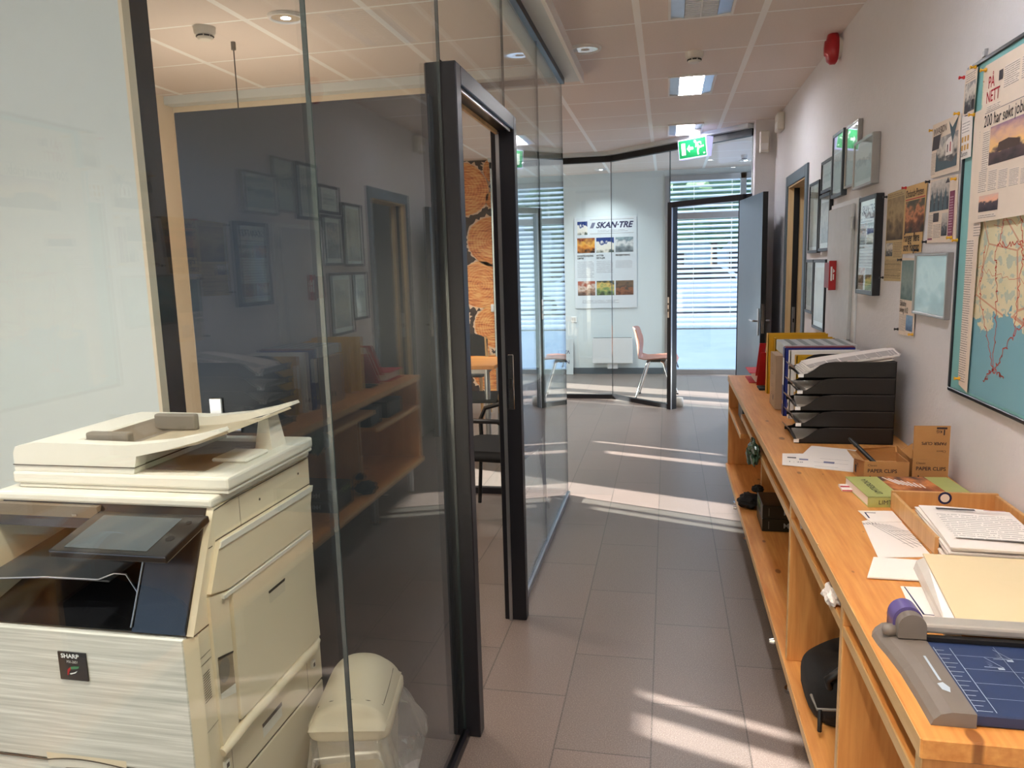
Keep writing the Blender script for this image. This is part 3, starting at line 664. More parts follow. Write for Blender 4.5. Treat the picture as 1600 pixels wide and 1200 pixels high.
b = MB(); F = FR((XW - .027, 3.854, 1.365), (0, -1, 0), (0, 0, 1))
b.quad(F, .012, .02, .255, .39, M_txtpost, .0008, lines=26).quad(F, .0, .325, .267, .40, M_white, .001).text('SKAN·TRE', F, .03, .345, .05, M_navy, .0016, shear=.3, bold=.01, wide=.95)
b.quad(F, .012, .235, .125, .30, P_hall, .0012).quad(F, .14, .235, .255, .30, P_dome, .0012).quad(F, .012, .03, .125, .10, P_int, .0012).quad(F, .14, .03, .255, .10, P_beams, .0012)
b.build('poster_print', k)
frame(3.055, 2.714, 1.303, 1.523, M_fsilver, P_blueprint, 'small silver frame with a pale blue engraving under the church clippings', mount=.0, d=.02, w_=.010, tilt=R(0))

# ================================================================== CLIPPINGS AND MAP
LW_ = lambda y, z, d: FR((XW - d, y, z), (0, -1, 0), (0, 0, 1))
def sheet(name, pts, m, label, cat='newspaper clipping', group='newspaper clippings pinned to the right wall', d=.002, content=None, curl=.006):
    # pts: (y,z) of TL, TR, BR, BL seen from the hall
    b = MB(); TL, TR, BR, BL = pts
    def fn(u, v):
        y = (BL[0] * (1 - u) + BR[0] * u) * (1 - v) + (TL[0] * (1 - u) + TR[0] * u) * v
        z = (BL[1] * (1 - u) + BR[1] * u) * (1 - v) + (TL[1] * (1 - u) + TR[1] * u) * v
        return (XW - d - curl * max(0, (.12 - v)) * 4 * (.4 + .6 * u) * 0, y, z)
    b.grid(fn, 4, 4, m, False, thick=(.0012, 0, 0))
    if content:
        W = ((TL[0] - TR[0]) + (BL[0] - BR[0])) / 2; Hh = ((TL[1] - BL[1]) + (TR[1] - BR[1])) / 2
        F = LW_(TL[0], (BL[1] + BR[1]) / 2, d); content(b, F, W, Hh)
    return b.build(name, label=label, cat=cat, group=group)
def c1(b, F, W, H_):
    b.quad(F, .01 * 1, H_ * .46, W - .008, H_ * .93, P_old).quad(F, .012, H_ * .28, W * .45, H_ * .43, P_bw).quad(F, W * .5, H_ * .27, W - .01, H_ * .44, M_txtold, lines=9)
    b.quad(F, .008, .012, W - .008, H_ * .25, M_txtold, lines=12).quad(F, .01, H_ * .945, W - .02, H_ * .985, M_txtold, lines=2)
    for i in (1, 2, 3): b.quad(F, .006, H_ * .25 * i / 4, W - .008, H_ * .25 * i / 4 + .0012, M_ink, .0012)
sheet('newspaper_clipping', [(3.513, 1.773), (3.262, 1.778), (3.272, 1.415), (3.512, 1.411)], M_oldnews, 'yellowed newspaper page with a sepia house photo, next to the black frame', content=c1)
def c2(b, F, W, H_):
    b.text('Østlands-Posten', F, .006, H_ * .83, .040, M_ink, wide=.80, bold=.006).quad(F, .006, H_ * .79, W - .006, H_ * .805, M_redink)
    b.quad(F, .01, H_ * .30, W - .008, H_ * .775, P_people)
    b.text('Fanger flere', F, .006, H_ * .175, .046, M_ink, wide=.86, bold=.014).text('som Ragnar', F, .006, H_ * .035, .046, M_ink, wide=.86, bold=.014)
sheet('newspaper_clipping', [(3.253, 1.778), (3.005, 1.778), (3.035, 1.527), (3.270, 1.522)], pm('tan_newsprint', (206, 168, 112), .85), 'tan front page with a big headline under a colour photo of people', content=c2, d=.0045)
def c3(b, F, W, H_):
    b.quad(F, .012, H_ * .46, W - .006, H_ * .97, P_teal).text('Såkalte', F, .012, H_ * .375, .032, M_ink, wide=.9, bold=.004).text('sving 112', F, .012, H_ * .29, .032, M_ink, wide=.9, bold=.004)
    b.quad(F, .01, .015, W * .48, H_ * .27, M_txt, lines=16).quad(F, W * .52, .02, W - .008, H_ * .27, P_bluepic)
sheet('newspaper_clipping', [(3.257, 1.508), (3.066, 1.505), (3.058, 1.214), (3.246, 1.207)], M_news, 'narrow clipping with a teal photo on top, hanging left of the silver frame', content=c3, d=.0068)
def c4(b, F, W, H_):
    b.quad(F, .055, .020, W - .012, H_ * .99 - .05, P_bw, .0008).poly(F, [(.052, .018), (W - .012, .018), (W - .012, .055), (W * .8, .035), (W * .55, .045), (.085, .05), (.055, .085)], M_slate, .0012)
    b.poly(F, [(W * .62, H_ - .01), (W * .75, H_ - .035), (W - .014, H_ - .006), (W * .78, H_ - .085)], M_slate, .0012)
    b.poly(F, [(W * .55, .06), (W * .55, .105), (W * .62, .115), (W * .78, .12), (W * .8, .06)], M_paper, .001)
    b.quad(F, W * .60, .07, W * .63, .095, M_ink, .0014).quad(F, W * .70, .07, W * .73, .10, M_redink, .0014)
    b.poly(F, [(.008, H_ * .52), (.078, H_ * .52), (.09, H_ * .78), (.016, H_ * .78)], M_slatedk, .0013)
    b.text('INVASJON', F, .018, H_ * .80, .032, M_ink, .0016, wide=.85).quad(F, .006, .012, .050, H_ * .48, M_txt, lines=16)
M_slate = pm('blue_slate_ink', (78, 96, 104), .8); M_slatedk = pm('dark_slate_ink', (66, 62, 68), .8)
sheet('newspaper_clipping', [(2.972, 1.962), (2.712, 1.955), (2.701, 1.778), (2.963, 1.781)], M_news, 'upper church clipping with a white steepled house, left of the map', content=c4, d=.0068)
def c5(b, F, W, H_):
    b.quad(F, .012, H_ * .50, W * .72, H_ * .98, P_bw2, .0008)
    for i in range(4): b.poly(F, [(.02 + i * .042, H_ * .5), (.055 + i * .042, H_ * .5), (.045 + i * .042, H_ * (.72 + .04 * (i % 2))), (.037 + i * .042, H_ * .86), (.029 + i * .042, H_ * .72)], M_slate, .0013)
    b.poly(F, [(W * .58, H_ * .9), (W * .66, H_ * .98), (W * .73, H_ * .9)], M_slatedk, .0014)
    b.quad(F, W * .75, H_ * .09, W - .022, H_ * .76, M_purple, .0012).quad(F, W * .77, H_ * .14, W - .03, H_ * .70, textlines('plum_text', (128, 62, 88), (210, 180, 190)), .0016, lines=14)
    b.quad(F, W * .2, H_ * .33, W * .4, H_ * .47, M_slatedk, .0012).quad(F, W * .52, H_ * .10, W * .72, H_ * .45, P_bw2, .0012)
    b.quad(F, .008, H_ * .10, W * .19, H_ * .46, M_txt, .001, lines=14).quad(F, W * .22, H_ * .08, W * .48, H_ * .30, M_txt, .001, lines=9).quad(F, .008, H_ * .05, W * .2, H_ * .08, M_purple, .0012)
sheet('newspaper_clipping', [(2.974, 1.776), (2.709, 1.768), (2.698, 1.556), (2.975, 1.558)], M_news, 'lower church clipping with dark spires and a plum text column', content=c5, d=.0045)

# framed map with pinned newspaper pages over it
mp = thing('wall_map', (XW, 2.0, 1.08), 'large framed teal road map on the right wall, half covered by newspaper', 'map')
b = MB()
for a in ((1.30, 2.656, 1.080, 1.092), (1.30, 2.656, 2.066, 2.078)): b.box(XW - .016, XW - .0005, a[0], a[1], a[2], a[3], M_fblack, .002)
b.box(XW - .016, XW - .0005, 2.644, 2.656, 1.092, 2.066, M_fblack, .002).box(XW - .016, XW - .0005, 1.30, 1.312, 1.092, 2.066, M_fblack, .002); b.build('frame', mp)
b = MB().box(XW - .010, XW - .001, 1.312, 2.644, 1.092, 2.066, M_sea)
F = FR((XW - .010, 2.56, 1.10), (0, -1, 0), (0, 0, 1)); b.quad(F, .02, .0, 1.22, .95, M_map, .0006)
rr2 = random.Random(3)
def road(pts, wd=.0016):
    for (u0, v0), (u1, v1) in zip(pts, pts[1:]):
        d = Vector((u1 - u0, v1 - v0)).normalized(); q = (-d.y * wd, d.x * wd)
        b.poly(F, [(u0 + q[0], v0 + q[1]), (u0 - q[0], v0 - q[1]), (u1 - q[0], v1 - q[1]), (u1 + q[0], v1 + q[1])], M_roadred, .0012)
M_roadred = pm('map_road_red', (200, 74, 56), .7)
def wig(a, c, n=22, amp=.009):
    o = []
    for i in range(n + 1):
        t = i / n; o.append((a[0] + (c[0] - a[0]) * t + rr2.uniform(-amp, amp), a[1] + (c[1] - a[1]) * t + rr2.uniform(-amp, amp)))
    o[0] = a; o[-1] = c; return o
for q_ in range(26): road(wig((rr2.uniform(.05, .95), rr2.uniform(.32, .92)), (rr2.uniform(.05, .95), rr2.uniform(.32, .92)), 26, .012), .0006)
for a, c in (((.23, .09), (.10, .30)), ((.10, .30), (.12, .44)), ((.23, .09), (.22, .30)), ((.22, .30), (.19, .42)), ((.19, .42), (.29, .60)), ((.23, .09), (.34, .20)), ((.34, .20), (.36, .40)), ((.36, .40), (.33, .52)),
             ((.34, .20), (.55, .35)), ((.55, .35), (.6, .6)), ((.23, .09), (.17, .05)), ((.23, .09), (.30, .08)), ((.36, .40), (.55, .45)), ((.2, .44), (.36, .44)), ((.6, .6), (.9, .75)), ((.55, .35), (.95, .3))): road(wig(a, c))
b.build('map_sheet', mp)
b = MB().box(XW - .020, XW - .010, 2.52, 2.535, 2.078, 2.094, M_alu, .001).cyl((XW - .012, 2.527, 2.09), (XW - .012, 2.527, 2.10), .005, M_alu); b.build('hanging_clip', mp)
def cs1(b, F, W, H_): b.quad(F, .006, H_ * .06, W - .004, H_ * .72, P_bw, .0008).quad(F, .008, H_ * .76, W - .01, H_ * .95, M_txt, lines=4).quad(F, W * .15, H_ * .04, W * .4, H_ * .24, M_slatedk, .0012).quad(F, W * .7, H_ * .1, W * .9, H_ * .3, M_ink, .0012)
sheet('newspaper_clipping', [(2.657, 2.070), (2.566, 2.060), (2.574, 1.930), (2.664, 1.938)], M_news, 'small clipping with a grey tree photo at the top left corner of the map', content=cs1, d=.0185)
M_ochre = pm('ochre_ink', (206, 158, 84), .8)
def cs2(b, F, W, H_):
    b.quad(F, .01, H_ * .62, W - .012, H_ * .9, M_txtw, lines=4).text('2urom', F, .012, H_ * .06, .022, M_ink, wide=.9)
    for i in range(6): b.quad(F, .012 + (i % 3) * .022, H_ * (.2 + .2 * (i // 3)), .026 + (i % 3) * .022, H_ * (.33 + .2 * (i // 3)), M_ochre)
sheet('newspaper_clipping', [(2.667, 1.935), (2.581, 1.929), (2.577, 1.806), (2.655, 1.806)], M_paper, 'small white clipping with ochre marks below the corner clipping of the map', content=cs2, d=.0185)
# long page with text column, then the top page with headline and sunset photo
def cbig(b, F, W, H_):
    b.quad(F, .004, .02, .058, H_ * .55, M_txt, lines=60).quad(F, .05, H_ * .56, .10, H_ * .93, M_txt, lines=40)
sheet('newspaper_page', [(2.565, 1.93), (2.47, 1.93), (2.487, 1.10), (2.555, 1.115)], M_news, 'long newspaper strip of small text down the left side of the map', content=cbig, d=.0185, cat='newspaper page')
def ctop(b, F, W, H_):
    O = F
    b.text('PÅ', F, .03, H_ * .845, .045, M_redink, wide=.8, bold=.012).text('NETT', F, .022, H_ * .755, .045, M_redink, wide=.8, bold=.012)
    b.quad(F, .10, H_ * .86, .125, H_ * .92, M_slatedk, .001).quad(F, .135, H_ * .80, .225, H_ * .93, M_txt, lines=10).quad(F, .24, H_ * .80, .36, H_ * .93, M_txt, lines=10).quad(F, .03, H_ * .70, .12, H_ * .735, M_txt, lines=3).quad(F, .02, H_ * .69, W - .01, H_ * .693, M_navy)
    b.text('200 har søkt jobb', F, .018, H_ * .605, .046, M_ink, wide=.80, bold=.006)
    b.quad(F, .018, H_ * .33, .062, H_ * .58, M_txt, lines=18).quad(F, .068, H_ * .35, .34, H_ * .59, P_sunset, .001).poly(F, [(.12, H_ * .42), (.13, H_ * .475), (.19, H_ * .485), (.26, H_ * .46), (.26, H_ * .42)], pm('boathouse_ink', (74, 58, 52), .8), .0014)
    for i in range(5): b.quad(F, .005 + i * .068, H_ * .19, .06 + i * .068, H_ * (.33 - .012 * i), M_txt, lines=11)
    b.quad(F, .018, H_ * .06, .15, H_ * .165, P_sunset2, .001).quad(F, .018, H_ * .02, .14, H_ * .045, M_txt, lines=2)
sheet('newspaper_page', [(2.492, 2.045), (2.10, 2.043), (2.13, 1.612), (2.512, 1.606)], M_news, 'newspaper page pinned over the map with a headline and a sunset photo', content=ctop, d=.0235, cat='newspaper page')
M_pinv = {'yellow': pm('yellow_pin', (226, 172, 44), .4), 'black': pm('black_pin', (22, 22, 28), .4), 'red': pm('red_pin', (200, 30, 40), .4)}
def pin(y, z, d, c, where):
    x = XW - d; b = MB().cyl((x, y, z), (x - .004, y, z), .0055, M_pinv[c], n=12).cyl((x - .004, y, z), (x - .013, y, z), .0032, M_pinv[c], .0028, n=12).cyl((x - .013, y, z), (x - .016, y, z), .005, M_pinv[c], n=12)
    b.build('push_pin', label=c + ' push pin ' + where, cat='push pin', group='push pins on the right wall')
for a in ((2.975, 1.945, .002, 'yellow', 'at the top left of the upper church clipping'), (2.722, 1.956, .0085, 'yellow', 'at the top right of the upper church clipping'), (2.722, 1.755, .0065, 'yellow', 'at the top right of the lower church clipping'),
          (2.728, 1.570, .0065, 'yellow', 'at the bottom right of the lower church clipping'), (2.985, 1.772, .002, 'black', 'between the tan front page and the lower church clipping'), (2.985, 1.563, .002, 'black', 'at the bottom left of the lower church clipping'),
          (3.245, 1.775, .0065, 'red', 'where the sepia page and the tan front page meet'), (3.515, 1.762, .0035, 'black', 'at the top left of the yellowed page'), (3.515, 1.425, .0035, 'black', 'at the bottom left of the yellowed page'),
          (3.060, 1.535, .0062, 'black', 'at the lower right of the tan front page'), (3.250, 1.500, .0085, 'black', 'at the top left of the narrow teal clipping'), (3.268, 1.225, .002, 'black', 'beside the bottom of the narrow teal clipping'),
          (3.062, 1.223, .0085, 'yellow', 'at the bottom right of the narrow teal clipping'), (2.662, 2.052, .020, 'red', 'at the top left corner of the map'), (2.575, 2.062, .020, 'yellow', 'at the top of the corner clipping on the map'),
          (2.482, 2.032, .025, 'yellow', 'at the top left of the headline page'), (2.565, 1.925, .020, 'yellow', 'at the top of the long text strip on the map'), (2.648, 1.56, .016, 'yellow', 'on the left edge of the map frame'), (2.545, 1.135, .020, 'yellow', 'at the bottom of the long text strip on the map')): pin(*a)

# ================================================================== BENCH
BX0, BX1, BT = .378, .905, .80
bench = thing('storage_bench', (.64, 3.0, 0), 'long orange pine storage bench along the right wall with open shelves', 'bench')
MB().box(BX0, BX1, 1.135, 4.87, .7645, BT, M_pine, .0025).build('worktop', bench)
MB().box(BX0 - .0012, BX0 + .001, 1.138, 4.868, .767, .7975, M_pinedge).build('front_edge', bench)
bsh = MB().box(BX0 - .004, BX1, 1.135, 4.86, .20, .235, M_pine, .002).build('bottom_shelf', bench)
MB().box(BX0 - .0055, BX0 - .003, 1.138, 4.857, .203, .2325, M_pinedge).build('shelf_edge', bsh)
for y0, y1 in ((1.145, 1.170), (1.67, 1.692), (2.39, 2.412), (4.05, 4.072), (4.825, 4.85)):
    px_ = BX0 + (.112 if y0 == 4.05 else 0)
    up_ = MB().box(px_ + .006, BX1 - .005, y0, y1, .2355, .764, M_pinez, .0015).build('upright_panel', bench)
    MB().box(px_ + .004, px_ + .0065, y0 + .001, y1 - .001, .2365, .763, M_pinedge).build('panel_edge', up_)
for y0, y1, z in ((1.171, 1.669, .69), (1.693, 2.389, .69), (2.413, 4.049, .69), (4.073, 4.824, .575)):
    ms = MB().box(BX0 + .008, BX1 - .005, y0, y1, z, z + .025, M_pine, .0015).build('middle_shelf', bench)
    MB().box(BX0 + .0055, BX0 + .0085, y0, y1, z + .001, z + .024, M_pinedge).build('shelf_edge', ms)
for y in (1.5, 2.61, 4.10, 4.75):
    MB().cyl((BX0 + .06, y, 0), (BX0 + .06, y, .012), .024, M_chrome).cyl((BX0 + .06, y, .012), (BX0 + .06, y, .20), .014, M_alu).cyl((BX0 + .85 - .42, y, 0), (BX0 + .85 - .42, y, .20), .014, M_alu).build('foot', bench)
for y in (2.61, 4.10): MB().cyl((BX0 - .004, y, .185), (BX0 - .020, y, .185), .011, M_chrome, .008).cyl((BX0 + .02, y, .185), (BX0 - .004, y, .185), .004, M_chrome).box(BX0 + .015, BX0 + .025, y - .006, y + .006, .18, .20, M_chrome).build('glide_knob', bench)
MB().box(BX0 - .0016, BX0 + .04, 1.94, 1.948, .7645, .7995, M_pinedge).build('joint', bench)

# --- letter tray stack
M_tray = pm('black_tray_plastic', (17, 15, 16), .42); M_smoke = pm('smoky_tray_lip', (96, 94, 94), .3)
n_words = ('bottom', 'second', 'third', 'fourth', 'topmost')
for i in range(5):
    z = BT + .0005 + i * .0645; dx = (.0, .006, .002, .008, .010)[i]
    t = thing('letter_tray', (.67, 3.18, z), ('bottom black letter tray of the stack, standing on the bench', 'second black letter tray from the bottom of the stack', 'middle black letter tray of the stack of five', 'fourth black letter tray, just under the topmost one', 'topmost black letter tray, filled with white papers')[i], 'letter tray', 'stack of five black letter trays')
    x0, x1, y0, y1 = .492 + dx, .850, 3.045, 3.305
    b = MB().box(x0 + .01, x1, y0, y1, z, z + .003, M_tray)
    prof = [(x0, 0), (x1, 0), (x1, .063), (x0 + .125, .063), (x0 + .098, .060), (x0 + .075, .050), (x0 + .05, .030), (x0 + .03, .018), (x0, .012)]
    for y in (y0, y1 - .003): b.prism(prof, FR((0, y, z), (1, 0, 0), (0, 0, 1)), -.003, 0, M_tray)
    b.box(x1 - .003, x1, y0, y1, z, z + .063, M_tray).box(x0 + .126, x1, y0 - .0015, y0, z + .0605, z + .0640, pm('tray_rim_grey', (60, 56, 56), .4) if i == 0 else bpy.data.materials['tray_rim_grey'])
    b.build('tray_body', t)
    def lip(u, v, x0=x0, y0=y0, y1=y1, z=z): return (x0 - .012 + .052 * u + .008 * math.sin(v * 3.1), y0 + .004 + (y1 - y0 - .008) * v, z + .006 + .022 * (1 - u) ** 2 * 1.2 - .008 * math.sin(u * 3.14))
    MB().grid(lip, 8, 6, M_smoke, thick=(0, 0, .002)).build('front_lip', t)
    MB().box(x0 - .004, x0 + .016, y0 - .004, y0 - .002, z + .004, z + .017, M_white).build('label_holder', t)
    # paper left in the tray
    if i < 4:
        b = MB(); b.M = rot_about((.67, 3.18, z), R((-3, 4, -6, 5)[i])); b.box(x0 + .02, x1 - .05, y0 + .03, y1 - .03, z + .0035, z + .010 + .004 * i, M_paper)
        b.build('paper_pile', label='white papers lying in the %s black letter tray' % ('bottom', 'second', 'middle', 'fourth')[i], cat='papers', group='papers in the letter trays')
b = MB(); zt = BT + .0005 + 4 * .0645
for j in range(6):
    a = R(4 + j * 1.6); hx = .515 + .006 * j
    def sh(u, v, j=j, hx=hx): return (hx + .325 * u, 3.055 + .01 * (j % 3) + .21 * v, zt + .012 + .005 * j + .058 * u ** .8 + .006 * math.sin(v * 6 + j) * u)
    b.grid(sh, 8, 6, M_paper if j < 5 else M_txtw, thick=(0, 0, -.0022))
b.build('paper_stack', label='fanned stack of white papers poking out of the topmost letter tray', cat='papers')

# --- ring binders and boxes behind the trays
def binder(Mx, th, dp, hh, cover, label, spine='front', inner=None, labelled=True, name='ring_binder', group='ring binders on the bench'):
    """local: x from spine (0) to fore edge (dp), y thickness, z height"""
    base = Mx @ Vector((dp / 2, 0, 0)); t = thing(name, base, label, 'binder', group)
    b = MB(); b.M = Mx
    b.box(0, .004, -th / 2, th / 2, 0, hh, cover).box(.0, dp, -th / 2, -th / 2 + .003, 0, hh, cover).box(.0, dp, th / 2 - .003, th / 2, 0, hh, cover); b.build('cover', t)
    b = MB(); b.M = Mx; b.box(.03, dp - .035, -th / 2 + .004, th / 2 - .004, .012, hh - .012, inner or M_paper); b.build('pages', t)
    if labelled:
        b = MB(); b.M = Mx; b.box(-.0006, 0, -th * .34, th * .34, hh * .45, hh * .85, M_white); b.cyl((-.0015, 0, hh * .2), (.001, 0, hh * .2), min(.011, th * .3), M_chrome, n=18); b.build('spine_label', t)
    return t
T = Matrix.Translation
binder(T((.528, 4.225, BT)), .066, .30, .322, M_yellow, 'tall yellow ring binder, farthest upright one, next to the red binders', labelled=False)
binder(T((.556, 4.145, BT)), .062, .29, .306, M_yellow, 'second yellow ring binder, behind the brown carton', labelled=False)
binder(T((.526, 3.612, BT)), .050, .30, .315, M_blue, 'dark blue ring binder standing right of the brown carton', labelled=True)
MB().box(.53, .825, 3.5866, 3.6374, BT + .3155, BT + .3185, M_maroon).build('binder_cover', label='maroon cover lying on top of the blue binder', cat='cover')
binder(T((.540, 3.545, BT)), .052, .30, .308, M_white, 'white ring binder between the blue and the slim yellow one', labelled=True)
binder(T((.556, 3.475, BT)), .046, .28, .295, M_yellow, 'slim yellow ring binder directly behind the letter trays', labelled=True)
binder(T((.795, 4.50, BT + .0255)) @ Matrix.Rotation(R(180), 4, 'Z') @ Matrix.Rotation(R(-40), 4, 'X'), .075, .290, .27, M_redpaper, 'upper red ring binder leaning against the tall yellow binder', labelled=False)
binder(T((.765, 4.55, BT + .0315)) @ Matrix.Rotation(R(180), 4, 'Z') @ Matrix.Rotation(R(90), 4, 'X'), .060, .290, .25, M_redpaper, 'lower red ring binder lying flat at the far end of the bench', labelled=False)
MB().box(.50, .62, 4.29, 4.40, BT + .0005, BT + .012, M_blackcloth, .003).build('note_pad', label='small flat black pad on the bench in front of the red binders', cat='pad')
b = MB().box(.508, .72, 3.735, 3.92, BT + .0005, BT + .262, M_cardgrey, .002)
Fc = FR((.508, 3.90, BT), (0, -1, 0), (0, 0, 1))
for z, w_ in ((.06, .03), (.10, .05), (.16, .06), (.20, .03)): b.quad(Fc, .05, z, .05 + w_ * .6, z + .018, textlines('carton_print', (176, 148, 122), (92, 76, 66)) if z == .06 else bpy.data.materials['carton_print'], .0008, lines=2)
b.quad(Fc, .10, .04, .118, .065, M_slatedk, .0008); b.build('carton', label='narrow brown carton standing between yellow and blue binders', cat='carton')
bx = thing('box_file', (.70, 3.84, BT + .2625), 'grey and white striped box file lying on the brown carton', 'box file')
b = MB().box(.542, .86, 3.70, 3.985, BT + .2625, BT + .315, pm('light_grey_board', (196, 200, 202), .4), .003); b.build('body', bx)
b = MB()
for i in range(5): b.box(.575 + i * .058, .600 + i * .058, 3.704, 3.981, BT + .3148, BT + .3158, pm('stripe_grey', (120, 128, 130), .4) if i == 0 else bpy.data.materials['stripe_grey'])
b.build('stripe', bx)

# --- papers and cartons nearer the camera
def flat(name, pts, m, label, z=BT + .0006, th=.0012, cat='paper', group=None, extra=None, lines=None):
    b = MB(); n = len(pts); v = [(x, y, z) for x, y in pts] + [(x, y, z + th) for x, y in pts]
    b.add(v, [list(range(n))[::-1]] + [(i, (i + 1) % n, n + (i + 1) % n, n + i) for i in range(n)], M_paper)
    uv = None
    if n == 4: uv = [[(0, 0), (1, 0), (1, lines or 1), (0, lines or 1)]]
    b.add(v[n:], [list(range(n))], m, False, uv)
    if extra: extra(b, z + th)
    return b.build(name, label=label, cat=cat, group=group)
FT = lambda x, y, z, a=0: FR((x, y, z), (math.cos(a), math.sin(a), 0), (-math.sin(a), math.cos(a), 0))
def plan(b, z):
    F = FT(.46, 2.66, z, R(-14))
    for i in range(9): b.quad(F, .02 + .025 * (i % 5), .05 + .055 * (i // 3), .05 + .03 * (i % 4), .0515 + .055 * (i // 3), M_slatedk, .0005)
    b.quad(F, .06, .10, .095, .125, pm('faint_blue_stamp', (120, 124, 156), .8), .0005).quad(F, .02, .03, .2, .034, M_txtw, .0005)
flat('drawing_sheet', [(.425, 2.70), (.72, 2.60), (.73, 2.935), (.548, 3.003)], M_paper, 'large white drawing sheet on the bench in front of the letter trays', extra=plan)
def stamp(b, z):
    F = FT(.41, 2.73, z, R(-8)); b.text('1 : 20', F, .012, .012, .022, M_slatedk, .0005).quad(F, .01, .07, .04, .085, M_slatedk, .0005).quad(F, .05, .05, .08, .07, bpy.data.materials['faint_blue_stamp'], .0005)
flat('drawing_sheet', [(.398, 2.70), (.50, 2.675), (.53, 2.87), (.422, 2.865)], M_paper, 'smaller white sheet half hidden under the large drawing sheet', z=BT + .0021, extra=stamp)

def carton(x0, x1, y0, y1, h, label):
    t = thing('paper_clip_carton', ((x0 + x1) / 2, (y0 + y1) / 2, BT), label, 'carton', 'paper clip cartons on the bench')
    b = MB(); th = .003; z0 = BT + .0005; z1 = BT + h
    b.box(x0, x1, y0, y1, z0, z0 + th, M_cardin).box(x0, x1, y0, y0 + th, z0 + th, z1, M_card).box(x0, x1, y1 - th, y1, z0 + th, z1, M_card).box(x0, x0 + th, y0 + th, y1 - th, z0 + th, z1, M_card).box(x1 - th, x1, y0 + th, y1 - th, z0 + th, z1, M_card)
    b.box(x0 + th, x1 - th, y0 + th, y1 - th, z0 + th, z1 - .03, M_cardin); b.build('box_body', t)
    F = FR((x0, y0, z0), (1, 0, 0), (0, 0, 1)); b = MB()
    b.text('Classic', F, .010, h - .016, .010, M_cardink, .0006).text('PAPER CLIPS', F, .010, h - .036, .0162, M_cardink, .0006, wide=.98, bold=.02).text('1', F, .012, .008, .026, M_cardink, .0006, bold=.03).text('KG', F, .026, .008, .014, M_cardink, .0006, bold=.02)
    F2 = FR((x0, y1, z0), (0, -1, 0), (0, 0, 1)); b.text('CLIPS', F2, .02, h - .04, .018, M_cardink, .0006).quad(F2, .02, .01, .04, .035, M_cardink, .0006)
    b.build('print', t); return t
M_cardink = pm('dark_carton_ink', (46, 32, 40), .8)
c_1 = carton(.617, .749, 2.50, 2.635, .074, 'open paper clip carton with a black pen in it, left of the other carton')
b = MB().add([(.617, 2.505, BT + .073), (.617, 2.63, BT + .073), (.588, 2.61, BT + .083), (.588, 2.52, BT + .078)], [(0, 1, 2, 3)], M_cardin).add([(.617, 2.505, BT + .075), (.617, 2.63, BT + .075), (.588, 2.61, BT + .085), (.588, 2.52, BT + .080)], [(3, 2, 1, 0)], M_card)
b.add([(.749, 2.505, BT + .074), (.749, 2.63, BT + .074), (.742, 2.62, BT + .10), (.742, 2.53, BT + .096)], [(0, 1, 2, 3)], M_cardin)
b.add([(.62, 2.632, BT + .074), (.745, 2.632, BT + .074), (.74, 2.625, BT + .094), (.625, 2.615, BT + .088)], [(0, 1, 2, 3)], M_cardin); b.build('flap', c_1)
c_2 = carton(.764, .868, 2.52, 2.635, .080, 'paper clip carton with its lid standing up, close to the wall')
F = FR((.764, 2.52, BT + .0805), (1, 0, 0), (0, 0, 1))
b = MB().prism([(0, 0), (.104, 0), (.1035, .108), (-.001, .107)], F, 0, -.003, M_card)
Fu = FR((.868, 2.52, BT + .188), (-1, 0, 0), (0, 0, -1)); b.text('Classic', Fu, .010, .078, .010, M_cardink, .0006).text('PAPER CLIPS', Fu, .010, .052, .0130, M_cardink, .0006, bold=.02).text('1', Fu, .012, .012, .024, M_cardink, .0006, bold=.03).text('KG', Fu, .024, .014, .012, M_cardink, .0006, bold=.02).quad(Fu, .010, .004, .040, .010, M_cardink, .0006)
b.prism([(-.001, .002), (-.001, .050), (-.034, .026), (-.006, 0)], F, -.004, -.007, M_card); b.build('lid', c_2)
pen = thing('marker_pen', (.63, 2.56, BT + .05), 'black marker pen leaning out of the open paper clip carton', 'pen')
p0, p1 = Vector((.662, 2.53, BT + .055)), Vector((.592, 2.59, BT + .125))
MB().cyl(p0, p0.lerp(p1, .75), .0075, M_black, .0065, n=14).build('barrel', pen)
MB().cyl(p0.lerp(p1, .752), p1, .0078, M_black, .0055, n=14).cyl(p1, p1 + (p1 - p0).normalized() * .006, .0055, M_black, .003, n=14).build('cap', pen)

bk_a = R(4.5); MBk = T((.572, 2.258, BT + .0006)) @ Matrix.Rotation(bk_a, 4, 'Z')
book = thing('book', (.72, 2.36, BT), 'green timber handbook lying flat in front of the cartons', 'book')
b = MB(); b.M = MBk; M_bookg = pm('lime_green_cover', (176, 182, 112), .4)
b.box(0, .302, -.001, .004, 0, .030, M_bookg).box(0, .302, 0, .215, 0, .002, M_bookg).box(0, .302, 0, .215, .028, .030, M_bookg)
Ft = FR((0, 0, .030), (1, 0, 0), (0, 1, 0)); b.quad(Ft, .095, .0, .235, .215, P_hall, .0005)
for i in range(7):
    b.poly(Ft, [(.105 + i * .014, .205 - i * .012), (.110 + i * .014, .207 - i * .012), (.135 + i * .010, .13 - i * .006), (.130 + i * .010, .128 - i * .006)], M_paper, .001)
b.text('LIMTREBOKA', FR((0, 0, .030), (0, 1, 0), (-1, 0, 0)), .030, -.052, .027, M_slatedk, .0008, wide=.95)
b.text('LIMTREBOKA', FR((0, -.001, 0), (1, 0, 0), (0, 0, 1)), .028, .009, .018, M_slatedk, .0006); b.build('cover', book)
b = MB(); b.M = MBk; b.box(.002, .300, .004, .212, .002, .028, M_paper); b.build('pages', book)
